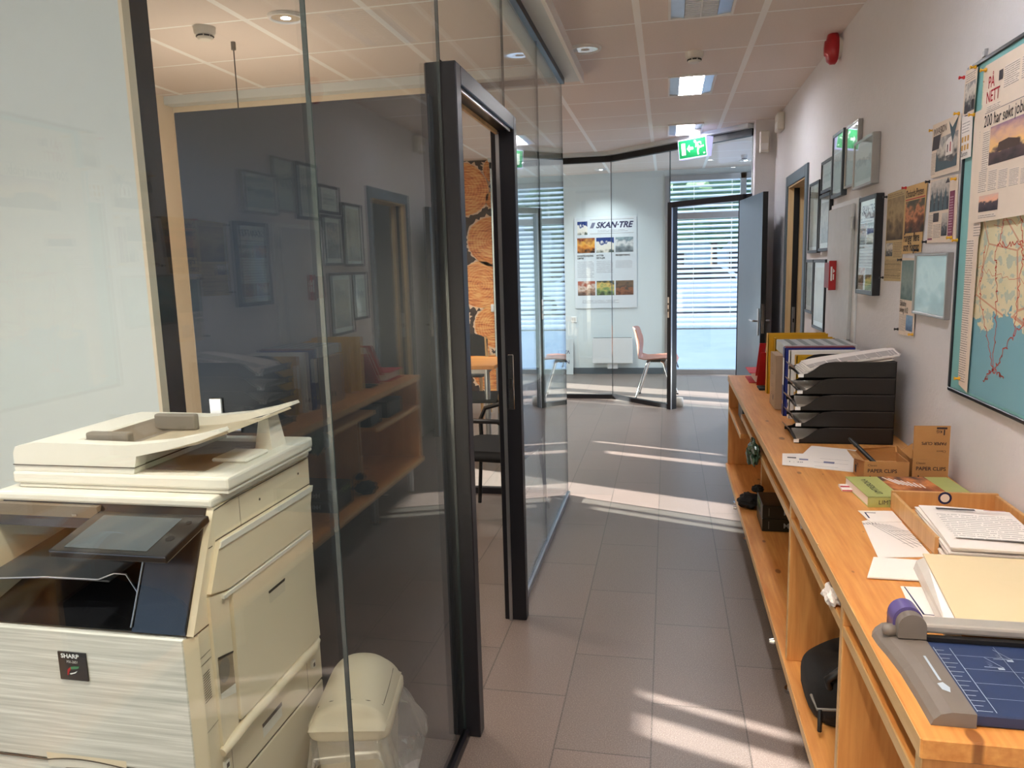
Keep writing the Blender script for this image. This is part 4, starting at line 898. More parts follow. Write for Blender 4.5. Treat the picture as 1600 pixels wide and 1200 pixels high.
MB().box(.533, .5715, 2.405, 2.462, BT + .0006, BT + .009, M_paper, .001).quad(FR((.533, 2.405, BT + .001), (1, 0, 0), (0, 0, 1)), 0, .002, .03, .005, M_redink, .0006).quad(FR((.533, 2.405, BT + .009), (1, 0, 0), (0, 1, 0)), .0, .02, .036, .034, M_redink, .0006).build('ruler_box', label='small white box with a red stripe sticking out left of the green book', cat='box')

wt = thing('wooden_tray', (.765, 2.07, BT), 'open wooden paper tray near the wall holding a stack of letters', 'tray')
b = MB().box(  .630, .905, 1.885, 2.252, BT + .0005, BT + .0045, M_pine).box(.630, .640, 1.885, 2.242, BT + .005, BT + .052, M_beech, .0015).box(.895, .905, 1.885, 2.242, BT + .005, BT + .052, M_beech, .0015); b.build('tray_body', wt)
b = MB().box(.630, .905, 2.242, 2.252, BT + .005, BT + .056, M_beech, .0015); b.build('back_wall', wt)
Fb = FR((.768, 2.2415, BT + .046), (1, 0, 0), (0, 0, 1)); b = MB()
b.poly(Fb, [(.018 * math.cos(i * .393), .018 * math.sin(i * .393) - .006) for i in range(16)], M_navy, .0006).poly(Fb, [(.012 * math.cos(i * .393), .012 * math.sin(i * .393) - .006) for i in range(16)], M_paper, .0010); b.build('round_mark', wt)
b = MB()
for j in range(9):
    b.M = rot_about((.76, 2.0, 0), R(-3 + 1.3 * math.sin(j * 2.1)))
    def sh(u, v, j=j): return (.648 + .212 * u + .004 * math.sin(j * 5), 1.80 + .300 * v + .005 * math.sin(j * 3), BT + .0075 + j * .0062 + .004 * math.sin(u * 3 + 1) * (v > .0))
    b.grid(sh, 6, 4, M_paper, thick=(0, 0, -.0035))
Fp = FR((.655, 1.815, BT + .0625), (1, 0, 0), (0, 1, 0))
b.quad(Fp, .02, .03, .19, .215, M_txtw, .0012, lines=13).quad(Fp, .03, .245, .12, .258, M_slatedk, .0012).quad(Fp, .03, .236, .15, .241, M_txtw, .0012, lines=1).quad(Fp, .14, .25, .19, .256, pm('letterhead_rose', (190, 150, 150), .8), .0012)
b.build('paper_stack', label='thick stack of typed letters in the wooden tray', cat='papers')

def sketch(b, z):
    F = FT(.53, 1.90, z, R(6))
    for i in range(7): b.poly(F, [(.03 + i * .008, .22 - i * .004), (.0315 + i * .008, .22 - i * .004), (.075 + i * .012, .03 + i * .006), (.0735 + i * .012, .03 + i * .006)], M_slatedk, .0004)
    for i in range(4): b.quad(F, .06, .06 + i * .03, .12, .0612 + i * .03, M_slatedk, .0004)
    b.text('25/11', F, .012, .20, .018, M_slatedk, .0004)
flat('drawing_sheet', [(.500, 1.862), (.627, 1.885), (.627, 2.190), (.525, 2.128)], M_paper, 'white sheet with a pencil sketch left of the wooden tray', extra=sketch)
def corner(b, z): b.quad(FT(.548, 2.15, z), .0, .0, .004, .05, M_navy, .0004).quad(FT(.548, 2.196, z), .0, .0, .03, .004, M_navy, .0004)
flat('drawing_sheet', [(.545, 2.118), (.628, 2.13), (.628, 2.222), (.535, 2.215)], M_paper, 'white sheet corner with a navy border peeking out by the green book', z=BT - .0002 + .0024, extra=corner)
def fold(b, z): b.quad(FT(.44, 1.735, z, R(2)), .0, .0, .12, .0015, M_txtw, .0008)
flat('envelope', [(.444, 1.731), (.580, 1.728), (.620, 1.848), (.488, 1.856)], M_paper, 'blank folded envelope at the corner of the cream binder', z=BT + .0024, th=.003, cat='envelope')
def uborder(b, z): b.poly(FT(0, 0, z), [(.510, 1.695), (.5125, 1.695), (.512, 1.56), (.508, 1.56)], M_navy, .0004).poly(FT(0, 0, z), [(.508, 1.56), (.53, 1.558), (.53, 1.5615), (.508, 1.5635)], M_navy, .0004)
flat('drawing_sheet', [(.489, 1.552), (.60, 1.53), (.64, 1.70), (.504, 1.698)], M_paper, 'white sheet with a dark frame line under the cream binder', extra=uborder)

cb = thing('report_binder', (.70, 1.62, BT), 'thick cream report binder lying on papers near the trimmer', 'binder')
M_cream2 = pm('cream_binder_board', (226, 206, 168), .5, var=.03, vs=5); M_clear = pm('milky_pocket', (206, 200, 192), .25)
b = MB(); q = [(.526, 1.472), (.845, 1.472), (.885, 1.79), (.567, 1.79)]
zb = BT + .0065
b.hexa([(x, y, zb) for x, y in q] + [(x, y, zb + .003) for x, y in q], M_cream2)
q2 = [(.538, 1.466), (.850, 1.469), (.885, 1.786), (.574, 1.788)]
b.hexa([(x, y, zb + .024 + .004 * k) for k, (x, y) in enumerate(q2)] + [(x, y, zb + .027 + .004 * k) for k, (x, y) in enumerate(q2)], M_cream2); b.build('cover', cb)
b = MB(); qi = [(.548, 1.480), (.83, 1.480), (.868, 1.778), (.590, 1.778)]
b.hexa([(x, y, zb + .0032) for x, y in qi] + [(x, y, zb + .0225 + .004 * k) for k, (x, y) in enumerate(qi)], M_paper); b.build('pages', cb)
b = MB(); b.hexa([(.516, 1.466, zb - .002), (.546, 1.461, zb - .002), (.590, 1.786, zb - .002), (.558, 1.794, zb - .002), (.522, 1.470, zb + .013), (.540, 1.466, zb + .022), (.578, 1.784, zb + .032), (.562, 1.790, zb + .02)], M_clear); b.build('spine_pocket', cb)

# --- rotary paper trimmer
tr = thing('paper_trimmer', (.64, 1.31, BT), 'rotary paper trimmer with blue mat and grey ends on the near end of the bench', 'paper trimmer')
M_satin = pm('satin_rail', (190, 184, 178), .35, .35); M_trimgrey = pm('warm_grey_trimmer', (118, 110, 104), .42); M_matblue = pm('navy_cutting_mat', (34, 52, 92), .55); M_matline = pm('mat_print', (176, 190, 206), .6); M_purp = pm('violet_cap', (92, 82, 140), .35)
zt = BT + .0006
MB().box(.466, .895, 1.178, 1.43, zt, zt + .020, M_matblue, .002).build('cutting_mat', tr)
b = MB(); sec = [(0, 0), (.064, 0), (.064, .0235), (.030, .0235), (.014, .019), (.004, .009)]
ys = [1.172, 1.24, 1.32, 1.38, 1.42, 1.455, 1.475]; xo = [.402, .402, .400, .394, .388, .386, .392]
vs = []
for y, x in zip(ys, xo):
    for u, v_ in sec: vs.append((x + u * (.466 - x) / .064, y, zt + v_))
n = len(sec); fs = [(i * n + k, i * n + (k + 1) % n, (i + 1) * n + (k + 1) % n, (i + 1) * n + k) for i in range(len(ys) - 1) for k in range(n)]
b.add(vs, fs + [list(range(n)), list(range(len(vs) - n, len(vs)))[::-1]], M_trimgrey); b.build('end_piece', tr)
b = MB(); F = FR((.468, 1.182, zt + .020), (1, 0, 0), (0, 1, 0))
for i in range(14): b.quad(F, .004, .006 + i * .0145, .004 + (.022 if i % 2 == 0 else .014), .0072 + i * .0145, M_matline)
b.quad(F, .003, .004, .004, .205, M_matline).quad(F, .030, .004, .031, .205, M_matline)
for i in range(1, 5): b.quad(F, .031, i * .045, .42, i * .045 + .0006, M_matline).quad(F, .031 + i * .075, .002, .0316 + i * .075, .22, M_matline)
def angle(u, v, k):
    b.poly(F, [(u, v), (u + .030 * k, v), (u + .030 * k, v + .0012), (u, v + .0012)], M_matline, .0009).poly(F, [(u + .030 * k, v), (u + .031 * k, v), (u + .012 * k, v + .034 * k), (u + .011 * k, v + .034 * k)], M_matline, .0009)
    b.quad(F, u + .020 * k, v - .006, u + .030 * k, v - .001, M_matline, .0009)
    for i in range(5): b.poly(F, [(u + .008, v + .004 + .005 * i), (u + .009, v + .004 + .005 * i), (u + .016, v + .008 + .004 * i), (u + .015, v + .008 + .004 * i)], M_matline, .0009)
for u, v in ((.065, .145), (.09, .175), (.10, .085), (.16, .15), (.2, .11), (.25, .165), (.3, .12)): angle(u, v, 1)
b.build('mat_print', tr)
b = MB(); F = FR((.452, 1.215, zt + .0236), (0, 1, 0), (-1, 0, 0))
b.poly(F, [(.015, .004), (.030, .0), (.045, .006), (.040, .016), (.022, .014)], M_matline, .0006).quad(F, .05, .006, .13, .010, M_matline, .0006); b.build('printed_mark', tr)
b = MB().box(.450, .895, 1.418, 1.457, zt + .030, zt + .048, M_satin, .005, 2).box(.450, .895, 1.406, 1.418, zt + .021, zt + .029, M_darker); b.build('rail', tr)
b = MB(); ar = [(.024 * math.cos(a), .022 + .024 * math.sin(a)) for a in [math.pi * i / 14 for i in range(15)]]
b.prism([(.024, 0)] + ar + [(-.024, 0)], FR((.441, 1.402, zt + .026), (1, 0, 0), (0, 0, 1)), .0, -.02, M_trimgrey); b.build('cutter_head', tr)
b = MB(); ar = [(.026 * math.cos(a), .022 + .028 * math.sin(a)) for a in [math.pi * i / 14 for i in range(15)]]
b.prism([(.026, 0)] + ar + [(-.026, 0)], FR((.439, 1.4225, zt + .028), (1, 0, 0), (0, 0, 1)), .0, -.038, M_purp, True); b.build('head_cap', tr)
MB().lathe([(.001, -.012), (.009, -.010), (.012, 0), (.011, .012), (.001, .014)], (.407, 1.425, zt + .030), M_trimgrey, axis='X').build('knob', tr)

# --- things on the shelves under the worktop
def crumple(c, r, m, name, label, cat, seed, sq=(1, 1, 1), sub=2, amp=.35, group=None):
    b_ = bmesh.new(); bmesh.ops.create_icosphere(b_, subdivisions=3, radius=1)
    for v in b_.verts:
        k = 1 + amp * mnoise.noise(v.co * 2.1 + Vector((seed, seed * 2, 0))) + amp * .5 * mnoise.noise(v.co * 5 + Vector((0, seed, 1)))
        v.co = Vector((c[0] + v.co.x * k * r * sq[0], c[1] + v.co.y * k * r * sq[1], c[2] + v.co.z * k * r * sq[2]))
    return MB().bm(b_, m, False).build(name, label=label, cat=cat, group=group)
for i in range(2):
    t = thing('board_game_box', (.60, 3.76, .236 + i * .064), ('lower black box on the bottom shelf with white lettering', 'upper black box on the bottom shelf with a dark green lid')[i], 'box', 'black boxes on the bottom shelf')
    b = MB().box(.448, .80, 3.60, 3.82, .236 + i * .064, .236 + i * .064 + .063, pm('dark_green_black_board', (22, 28, 24), .35) if i == 0 else bpy.data.materials['dark_green_black_board'], .002); b.build('box_body', t)
    F = FR((.448, 3.60, .236 + i * .064), (1, 0, 0), (0, 0, 1)); b = MB().text(('Multi', 'Maxi')[i], F, .095, .018, .036, M_matline, .0006, bold=.006); b.quad(F, .028, .012, .031, .05, M_greyplastic, .0006); b.build('print', t)
    if i: MB().quad(FR((.448, 3.82, .30), (0, -1, 0), (0, 0, 1)), .03, .006, .15, .058, picture('lid_label', [(0, (30, 40, 30)), (.5, (70, 92, 60)), (.7, (140, 150, 110)), (1, (30, 50, 34))], 4, .6, 2), .0008).build('side_label', t)
crumple((.43, 3.96, .275), .055, M_blackcloth, 'shoe_bag', 'small black crumpled pouch on the bottom shelf beyond the boxes', 'pouch', 3.3, (1.1, 1.2, .68))
crumple((.47, 3.98, .33), .030, M_blackcloth, 'black_glove', 'black glove lying on the crumpled pouch', 'glove', 6.1, (1.0, 1.1, .7))
M_foil = picture('foil_print', [(0, (20, 70, 36)), (.4, (60, 96, 60)), (.55, (190, 200, 190)), (1, (60, 70, 64))], 3, .8, 3, .25); M_foilg = pm('green_grey_foil', (70, 92, 74), .25, .3, var=.5, vs=22)
crumple((.362, 3.27, .705), .060, M_foilg, 'plastic_bag', 'crumpled green and silver plastic bag hanging out of the middle shelf', 'bag', 9.2, (.42, 1.5, .85), amp=.5)
MB().box(.40, .70, 3.16, 3.48, .7155, .760, M_black, .004).build('black_case', label='flat black case on the middle shelf behind the plastic bag', cat='case')
MB().box(.43, .70, 4.08, 4.26, .6005, .71, M_black, .003).build('black_carton', label='black carton on the far middle shelf, nearer of two', cat='carton')
MB().box(.42, .74, 4.36, 4.60, .6005, .70, M_black, .003).build('black_carton', label='black carton on the far middle shelf, farther of two', cat='carton')
# black bag
bag = thing('laptop_bag', (.62, 2.15, .2355), 'black zipped bag with handle standing on the bottom shelf', 'bag')
def bagf(u, v):
    a = 2 * math.pi * u; ph = math.pi * (v - .5); cx, cz = .60, .345
    sg = lambda q, e: math.copysign(abs(q) ** e, q)
    return (cx + .205 * sg(math.cos(a), .55) * sg(math.cos(ph), .4), 2.16 + .16 * sg(math.sin(a), .55) * sg(math.cos(ph), .4), .236 + (.085 + .025 * math.cos(a + math.pi) * -1) + .085 * sg(math.sin(ph), .6) * (1 + .25 * math.cos(a + math.pi) * 0) + .02 * math.sin(a * 2) * (v > .5))
MB().grid(bagf, 40, 18, M_blackcloth).build('body', bag)
MB().tube([(.44, 2.03, .36), (.43, 2.02, .385), (.47, 2.03, .415), (.56, 2.05, .435), (.63, 2.06, .43), (.65, 2.06, .40)], .011, M_black).build('handle', bag)
MB().tube([(.398, 2.06, .315), (.402, 1.998, .31), (.55, 1.996, .32), (.78, 1.998, .33)], .004, M_greyplastic, n=6).tube([(.41, 1.998, .31), (.408, 1.985, .29), (.408, 1.984, .255)], .006, M_black, n=6).build('zip', bag)
# papers in the slot under the worktop
crumple((.387, 1.80, .727), .026, M_paper, 'crumpled_paper', 'crumpled white paper hanging out of the slot under the worktop', 'paper', 2.2, (.7, 1.6, .9), amp=.5)
def curl(u, v): return (.400 + .16 * u, 1.58 + .14 * v, .7165 + .012 * math.sin(u * 2.5) + .008 * v)
MB().grid(curl, 8, 4, M_cardgrey, thick=(0, 0, .0015)).build('leaflet', label='grey leaflet in the slot beside the crumpled paper', cat='leaflet')
def curl2(u, v): return (.40 + .18 * u, 1.86 + .12 * v, .718 + .022 * math.sin(v * 3.1) + .004 * u)
MB().grid(curl2, 6, 8, M_paper, thick=(0, 0, .0012)).build('leaflet', label='white curled leaflet in the slot farther from the camera', cat='leaflet')
for i in range(4):
    b = MB(); b.M = rot_about((.5, 2.33, 0), R(i * 4 - 6)); b.box(.40 + i * .006, .60, 2.28, 2.38, .7155 + i * .004, .7185 + i * .004, M_paper if i % 2 == 0 else M_cardgrey)
    b.build('brochure', label=('lowest brochure', 'second brochure', 'third brochure', 'topmost brochure')[i] + ' in the small pile in the slot by the upright panel', cat='brochure', group='brochures in the slot')

# ================================================================== PHOTOCOPIER
XR, XL = -.93, -1.47
M_cop = pm('copier_ivory', (228, 214, 188), .42, var=.01); M_copw = pm('copier_white', (228, 224, 214), .4, var=.01)
M_seam_shade = pm('copier_seam_and_shade', (70, 60, 50), .7); M_gloss = pm('copier_black_gloss', (26, 27, 30), .16, spec=.6)
def stripe_mat():
    t = NT('brushed_stripe_panel'); v = t.coord()
    n = t.noise(t.mapping(v, scale=(3, 3, 130)), 1.0, 3, .7)
    t.link(t.ramp(n, [(.3, lin((186, 188, 182))), (.5, lin((210, 210, 204))), (.66, lin((232, 231, 226)))]), t.b.inputs['Base Color']); t.b.inputs['Roughness'].default_value = .35
    return t.m
M_stripe = stripe_mat()
cop = thing('photocopier', (-1.2, 1.52, 0), 'large ivory office photocopier with tilted touch screen behind the glass wall', 'photocopier')
FY = FR((XR, 0, 0), (0, 1, 0), (0, 0, 1))      # side plane: u = Y, v = z, N = +X
b = MB().box(XL, XR - .012, 1.262, 1.785, .04, .80, M_cop, .006)
b.prism([(1.256, .80), (1.362, 1.035), (1.79, 1.035), (1.785, .80)], FR((XR, 0, 0), (0, 1, 0), (0, 0, 1)), -.016, 0, M_cop)
b.prism([(1.256, .80), (1.362, 1.035), (1.79, 1.035), (1.785, .80)], FR((XL + .016, 0, 0), (0, 1, 0), (0, 0, 1)), -.016, 0, M_cop)
b.box(XL + .016, XR - .016, 1.56, 1.785, .80, 1.035, M_cop).box(XR - .0125, XR, 1.268, 1.785, .41, .80, M_cop, .003).box(XR - .0125, XR, 1.268, 1.785, .05, .405, M_cop, .003)
b.box(XL, XR, 1.355, 1.80, 1.035, 1.056, M_copw, .006, 2); b.build('body', cop)
b = MB().box(XL + .03, -1.0, 1.30, 1.75, 0, .04, M_darker); b.build('base', cop)
# front: striped door, drawer with arched grip, chamfer strip
b = MB().box(XL, -.948, 1.246, 1.262, .497, .797, M_stripe, .003); b.add([(-.948, 1.247, .497), (-.931, 1.267, .497), (-.931, 1.267, .797), (-.948, 1.247, .797)], [(0, 1, 2, 3)], M_cop); b.build('front_door', cop)
Ff = FR((XL, 1.246, 0), (1, 0, 0), (0, 0, 1))
dr = MB(); dr.prism([(0, .10), (.522, .10), (.522, .4935), (0, .4935)], Ff, -.016, 0, M_stripe)
dr.add([(-.948, 1.247, .10), (-.931, 1.267, .10), (-.931, 1.267, .493), (-.948, 1.247, .493)], [(0, 1, 2, 3)], M_cop); d_o = dr.build('paper_drawer', cop)
arch = [(.165 + .192 * i / 14, .4955 + .0085 * math.sin(math.pi * (i / 14) ** .85)) for i in range(15)]
b = MB().quad(Ff, .163, .497, .359, .5125, M_cop, .0008).poly(Ff, [(.165, .480)] + [(.357, .480)] + arch[::-1], M_copw, .0014)
b.poly(Ff, [(.185, .440), (.335, .440), (.335, .468), (.31, .482), (.26, .486), (.21, .482), (.185, .468)], pm('grip_hollow_shade', (150, 142, 128), .5), .0018); b.build('grip_recess', d_o)  # flat patch; the grip hollow's shade is put into its colour
O, U, V, N = Ff; P3 = lambda u, v: O + U * u + V * v + N * .0016
MB().tube([P3(0, .4955)] + [P3(*q) for q in arch] + [P3(.522, .4955)], .0013, M_seam_shade, n=6).build('seam', d_o)
# badge
bd = MB().prism([(.226, .689), (.293, .689), (.293, .751), (.226, .751)], Ff, 0, .003, M_gloss); bd.text('SHARP', Ff, .2335, .7385, .0130, M_white, .0035, wide=1.12, bold=.025).text('MX-2651', Ff, .246, .7275, .0085, M_grille, .0035, wide=.85)
arc = lambda r, a0, a1, ex: [(.243 + r * math.cos(a0 + (a1 - a0) * i / 8) * 1.0 + .018, .704 + r * ex * math.sin(a0 + (a1 - a0) * i / 8)) for i in range(9)]
bd.poly(Ff, [(.244, .700), (.246, .712), (.254, .719), (.254, .713), (.250, .708), (.247, .700)], M_red, .0036).poly(Ff, [(.254, .719), (.262, .721), (.276, .7215), (.272, .716), (.262, .714), (.254, .713)], pm('badge_green', (70, 130, 92), .4), .0036).poly(Ff, [(.250, .704), (.262, .707), (.270, .711), (.264, .705), (.252, .7015)], M_white, .0036)
bd.build('badge', cop)
# black inclined panel and paper exit cavity
INC = lambda t: (1.254 + (1.360 - 1.254) * t, .802 + (1.034 - .802) * t)
b = MB(); y0, z0 = INC(0); y1, z1 = INC(1)
b.hexa([(-1.070, y0, z0), (-.947, y0, z0), (-.947, y0 + .02, z0), (-1.070, y0 + .02, z0), (-1.070, y1, z1), (-.947, y1, z1), (-.947, y1 + .02, z1), (-1.070, y1 + .02, z1)], M_gloss)
b.box(XL + .017, -.947, 1.545, 1.558, .802, 1.034, M_gloss)
b.hexa([(XL + .017, 1.256, .8015), (-1.07, 1.256, .8015), (-1.07, 1.545, .8015), (XL + .017, 1.545, .8015), (XL + .017, 1.256, .803), (-1.07, 1.256, .803), (-1.07, 1.545, .885), (XL + .017, 1.545, .885)], M_gloss)
b.hexa([(XL + .017, 1.34, .985), (-1.07, 1.34, .985), (-1.07, 1.545, .985), (XL + .017, 1.545, .985), (XL + .017, 1.362, 1.034), (-1.07, 1.362, 1.034), (-1.07, 1.545, 1.034), (XL + .017, 1.545, 1.034)], M_gloss)
b.build('exit_cavity', cop)
b = MB().tube([(-1.071, INC(.02)[0] - .001, INC(.02)[1] + .004), (-1.071, INC(.12)[0] - .002, INC(.12)[1]), (-1.071, INC(.72)[0] - .002, INC(.72)[1])], .0022, M_alu, n=6)
b.tube([(-.948, INC(.03)[0] - .0015, INC(.03)[1]), (-.948, INC(.97)[0] - .0015, INC(.97)[1])], .002, M_gloss, n=6); b.build('trim_line', cop)
def trayf(u, v): return (XL + .03 + .29 * u, 1.27 + .25 * v + .03 * u, .888 + .03 * v + .006 * math.sin(u * 3.1))
b = MB().grid(trayf, 6, 4, pm('dark_grey_exit_tray', (58, 62, 66), .3), thick=(0, 0, -.004)); b.tube([trayf(0, 0), trayf(.5, 0), trayf(.92, 0), (-1.135, 1.30, .905), (-1.115, 1.31, .90), (-1.075, 1.295, .862)], .0022, M_alu, n=6); b.build('exit_tray', cop)
b = MB().hexa([(-1.46, 1.352, .985), (-1.20, 1.352, .985), (-1.20, 1.362, .985), (-1.46, 1.362, .985), (-1.46, 1.345, 1.032), (-1.20, 1.345, 1.032), (-1.20, 1.362, 1.032), (-1.46, 1.362, 1.032)], pm('brown_grey_fascia', (128, 116, 102), .3)).box(-1.262, -1.250, 1.343, 1.346, 1.010, 1.015, M_chrome)
b.build('usb_fascia', cop)
# touch panel
MTp = Matrix(((1, 0, 0, -1.195), (0, math.cos(R(13)), -math.sin(R(13)), 1.205), (0, math.sin(R(13)), math.cos(R(13)), .975), (0, 0, 0, 1)))
b = MB(); b.M = MTp; b.box(0, .262, 0, .150, 0, .016, M_gloss, .003, 2); tp = b.build('touch_panel', cop)
b = MB(); b.M = MTp; b.quad(FR((0, 0, .016), (1, 0, 0), (0, 1, 0)), .026, .014, .212, .132, pm('grey_lcd', (74, 82, 88), .2, spec=.3), .0006); b.build('screen', tp)
b = MB(); b.M = MTp; b.cyl((.236, .118, .0161), (.236, .118, .0168), .006, M_darker).cyl((.232, .06, .0161), (.232, .06, .0165), .009, M_darker); b.build('button', tp)
# document feeder lid
LX0, LX1, LY0, LY1 = -1.445, -.905, 1.385, 1.775
b = MB().box(LX0, LX1, LY0, LY1, 1.066, 1.094, M_copw, .006, 2).box(LX0 + .012, LX1 - .004, LY0 + .004, LY1, 1.057, 1.0655, M_copw, .002); lid = b.build('scanner_lid', cop)
Fz = FR((0, LY0 + .005, 0), (1, 0, 0), (0, 0, 1))
top = [(-1.44, 1.135), (-1.432, 1.150), (-1.38, 1.160), (-1.28, 1.160), (-1.15, 1.158), (-1.05, 1.168), (-.98, 1.182), (-.922, 1.197)]
bot = [(-.918, 1.190), (-.98, 1.168), (-1.05, 1.150), (-1.125, 1.134)]
b = MB()
for ya, yb in ((0, .035), (.315, .355)): b.prism(top + bot + [(-1.135, 1.0945), (-1.44, 1.0945)], Fz, -yb, -ya, M_copw)
b.prism([(-1.44, 1.135), (-1.432, 1.150), (-1.38, 1.160), (-1.30, 1.160), (-1.285, 1.150), (-1.24, 1.130), (-1.135, 1.126), (-1.135, 1.0945), (-1.44, 1.0945)], Fz, -.315, -.035, M_copw)
b.prism([(-1.300, 1.1595), (-1.285, 1.151), (-1.24, 1.1325), (-1.16, 1.130), (-1.16, 1.127), (-1.24, 1.1285), (-1.285, 1.148), (-1.300, 1.157)], Fz, -.300, -.050, bpy.data.materials['brown_grey_fascia'])
b.box(-1.442, -1.13, LY0 + .003, LY0 + .362, 1.108, 1.1095, M_seam_shade)
b.build('document_feeder', lid)
b = MB(); b.prism([(-1.285, 1.149), (-1.24, 1.131), (-1.12, 1.138), (-1.0, 1.160), (-.925, 1.186), (-.920, 1.182), (-1.0, 1.154), (-1.12, 1.131), (-1.24, 1.126)], Fz, -.314, -.036, pm('feed_tray_taupe', (188, 174, 150), .5))
b.poly(FR((-1.08, 1.50, 1.1475), (1, 0, .19), (0, 1, 0)), [(0, 0), (.016, .006), (0, .012)], M_copw, .0015).poly(FR((-1.03, 1.56, 1.157), (1, 0, .19), (0, 1, 0)), [(0, 0), (.016, .006), (0, .012)], M_copw, .0015)
b.build('feed_tray', lid)
M_guide = pm('taupe_guide', (128, 120, 110), .45)
b = MB(); b.box(-1.285, -1.175, 1.432, 1.455, 1.135, 1.175, M_guide, .005, 2); b.build('paper_guide', lid)
b = MB(); b.box(-1.265, -1.150, 1.640, 1.660, 1.135, 1.176, M_guide, .005, 2); b.build('paper_guide', lid)
MB().hexa([(-.985, 1.63, 1.094), (-.940, 1.63, 1.094), (-.940, 1.70, 1.094), (-.985, 1.70, 1.094), (-.975, 1.64, 1.17), (-.95, 1.64, 1.17), (-.95, 1.69, 1.17), (-.975, 1.69, 1.17)], M_copw).box(-1.02, -.93, 1.50, 1.60, 1.0942, 1.104, M_copw, .004).build('tray_support', lid)
MB().hexa([(-1.135, 1.43, 1.0943), (-.99, 1.43, 1.0943), (-.99, 1.70, 1.0943), (-1.135, 1.70, 1.0943), (-1.135, 1.43, 1.0953), (-.99, 1.43, 1.0953), (-.99, 1.70, 1.0953), (-1.135, 1.70, 1.0953)], M_guide).build('exit_shade_patch', lid)  # thin dark sheet paints the shade under the feed tray
# right side
def side(poly, t, m=M_cop, t0=.0): return MB().prism(poly, FY, t0, t, m)
def seam(b, pts, w_=.0022, off=.0008):
    for (u0, v0), (u1, v1) in zip(pts, pts[1:]):
        d = Vector((u1 - u0, v1 - v0)).normalized() * .5; q = (-d.y * w_, d.x * w_)
        b.poly(FY, [(u0 + q[0], v0 + q[1]), (u0 - q[0], v0 - q[1]), (u1 - q[0], v1 - q[1]), (u1 + q[0], v1 + q[1])], M_seam_shade, off)
b = MB(); seam(b, [(1.36, 1.030), (1.42, 1.0335), (1.79, 1.0335)]); seam(b, [(1.356, .965), (1.79, .962)]); seam(b, [(1.33, .958), (1.345, .958)]); seam(b, [(1.455, 1.033), (1.455, .963)], .0012); seam(b, [(1.256, .801), (1.308, .802)], .003)
seam(b, [(1.27, .745), (1.305, .748)], .0015); seam(b, [(1.27, .728), (1.305, .731)], .0015); seam(b, [(1.27, .58), (1.31, .585)], .0012)
for i in range(12): seam(b, [(1.273, .645 + i * .0055), (1.296, .648 + i * .0055)], .0018)
seam(b, [(1.30, .41), (1.785, .412)], .0030); seam(b, [(1.345, .495), (1.345, .415)], .0014); seam(b, [(1.70, .50), (1.70, .415)], .0014)
for u, v in ((1.54, .998), (1.73, 1.006)): b.cyl((XR, u, v), (XR + .001, u, v), .003, M_seam_shade, n=10)
b.build('seam', cop)
b = side([(1.312, .866), (1.378, .851), (1.75, .850), (1.782, .960), (1.358, .9625)], .010)
b.prism([(1.352, .95), (1.36, .9625), (1.782, .960), (1.776, .945)], FY, .0101, .013, M_copw); b.build('upper_cover', cop)
sdoor = [(1.384, .838), (1.75, .838), (1.765, .545), (1.375, .545)]
b = side(sdoor, .012); b.prism([(1.35, .846), (1.752, .846), (1.752, .8385), (1.35, .8385)], FY, 0, .014, M_copw); sd_o = b.build('side_door', cop)
b = MB().poly(FY, [(1.526, .776), (1.602, .776), (1.602, .746), (1.526, .746)], M_beige, .0126).poly(FY, [(1.524, .778), (1.604, .778), (1.602, .771), (1.526, .771)], M_seam_shade, .0130); b.build('grip', sd_o)  # upper dark strip paints the shadow inside the grip
b = side([(1.309, .86), (1.376, .846), (1.371, .52), (1.31, .50)], .007); gp_ = b.build('lever_cover', cop)
b = MB().poly(FY, [(1.317, .722), (1.371, .708), (1.371, .612), (1.316, .628)], pm('shaded_pocket', (150, 134, 112), .5), .0074).poly(FY, [(1.316, .641), (1.371, .634), (1.371, .612), (1.316, .628)], M_copw, .0080)  # pocket is flat; darker fill and top strip paint its shade
b.poly(FY, [(1.316 + .020 + .020 * math.cos(i * .5), .685 + .028 * math.sin(i * .5)) for i in range(12)], M_guide, .0084); b.poly(FY, [(1.315, .724), (1.372, .710), (1.372, .706), (1.319, .718)], M_seam_shade, .009); b.build('lever_pocket', gp_)
b = MB().tube([(XR + .006, 1.305, .512), (XR + .012, 1.34, .522), (XR + .013, 1.40, .529), (XR + .013, 1.72, .530), (XR + .006, 1.76, .532)], [.010, .0125, .013, .013, .008], M_cop, n=12); b.build('bypass_bar', cop)
b = MB().poly(FY, [(1.471, .466), (1.560, .468), (1.560, .436), (1.471, .434)], M_copw, .0010).poly(FY, [(1.469, .470), (1.562, .472), (1.562, .462), (1.471, .460)], M_seam_shade, .0014); b.build('tray_grip', cop)  # dark strip imitates the shade of the recess by colour
for u, v in ((1.728, .478), (1.318, .474)): MB().box(XR, XR + .008, u - .008, u + .008, v - .008, v + .012, M_copw, .001).box(XR + .0002, XR + .0085, u - .005, u + .004, v - .004, v + .006, M_seam_shade).build('latch', cop)

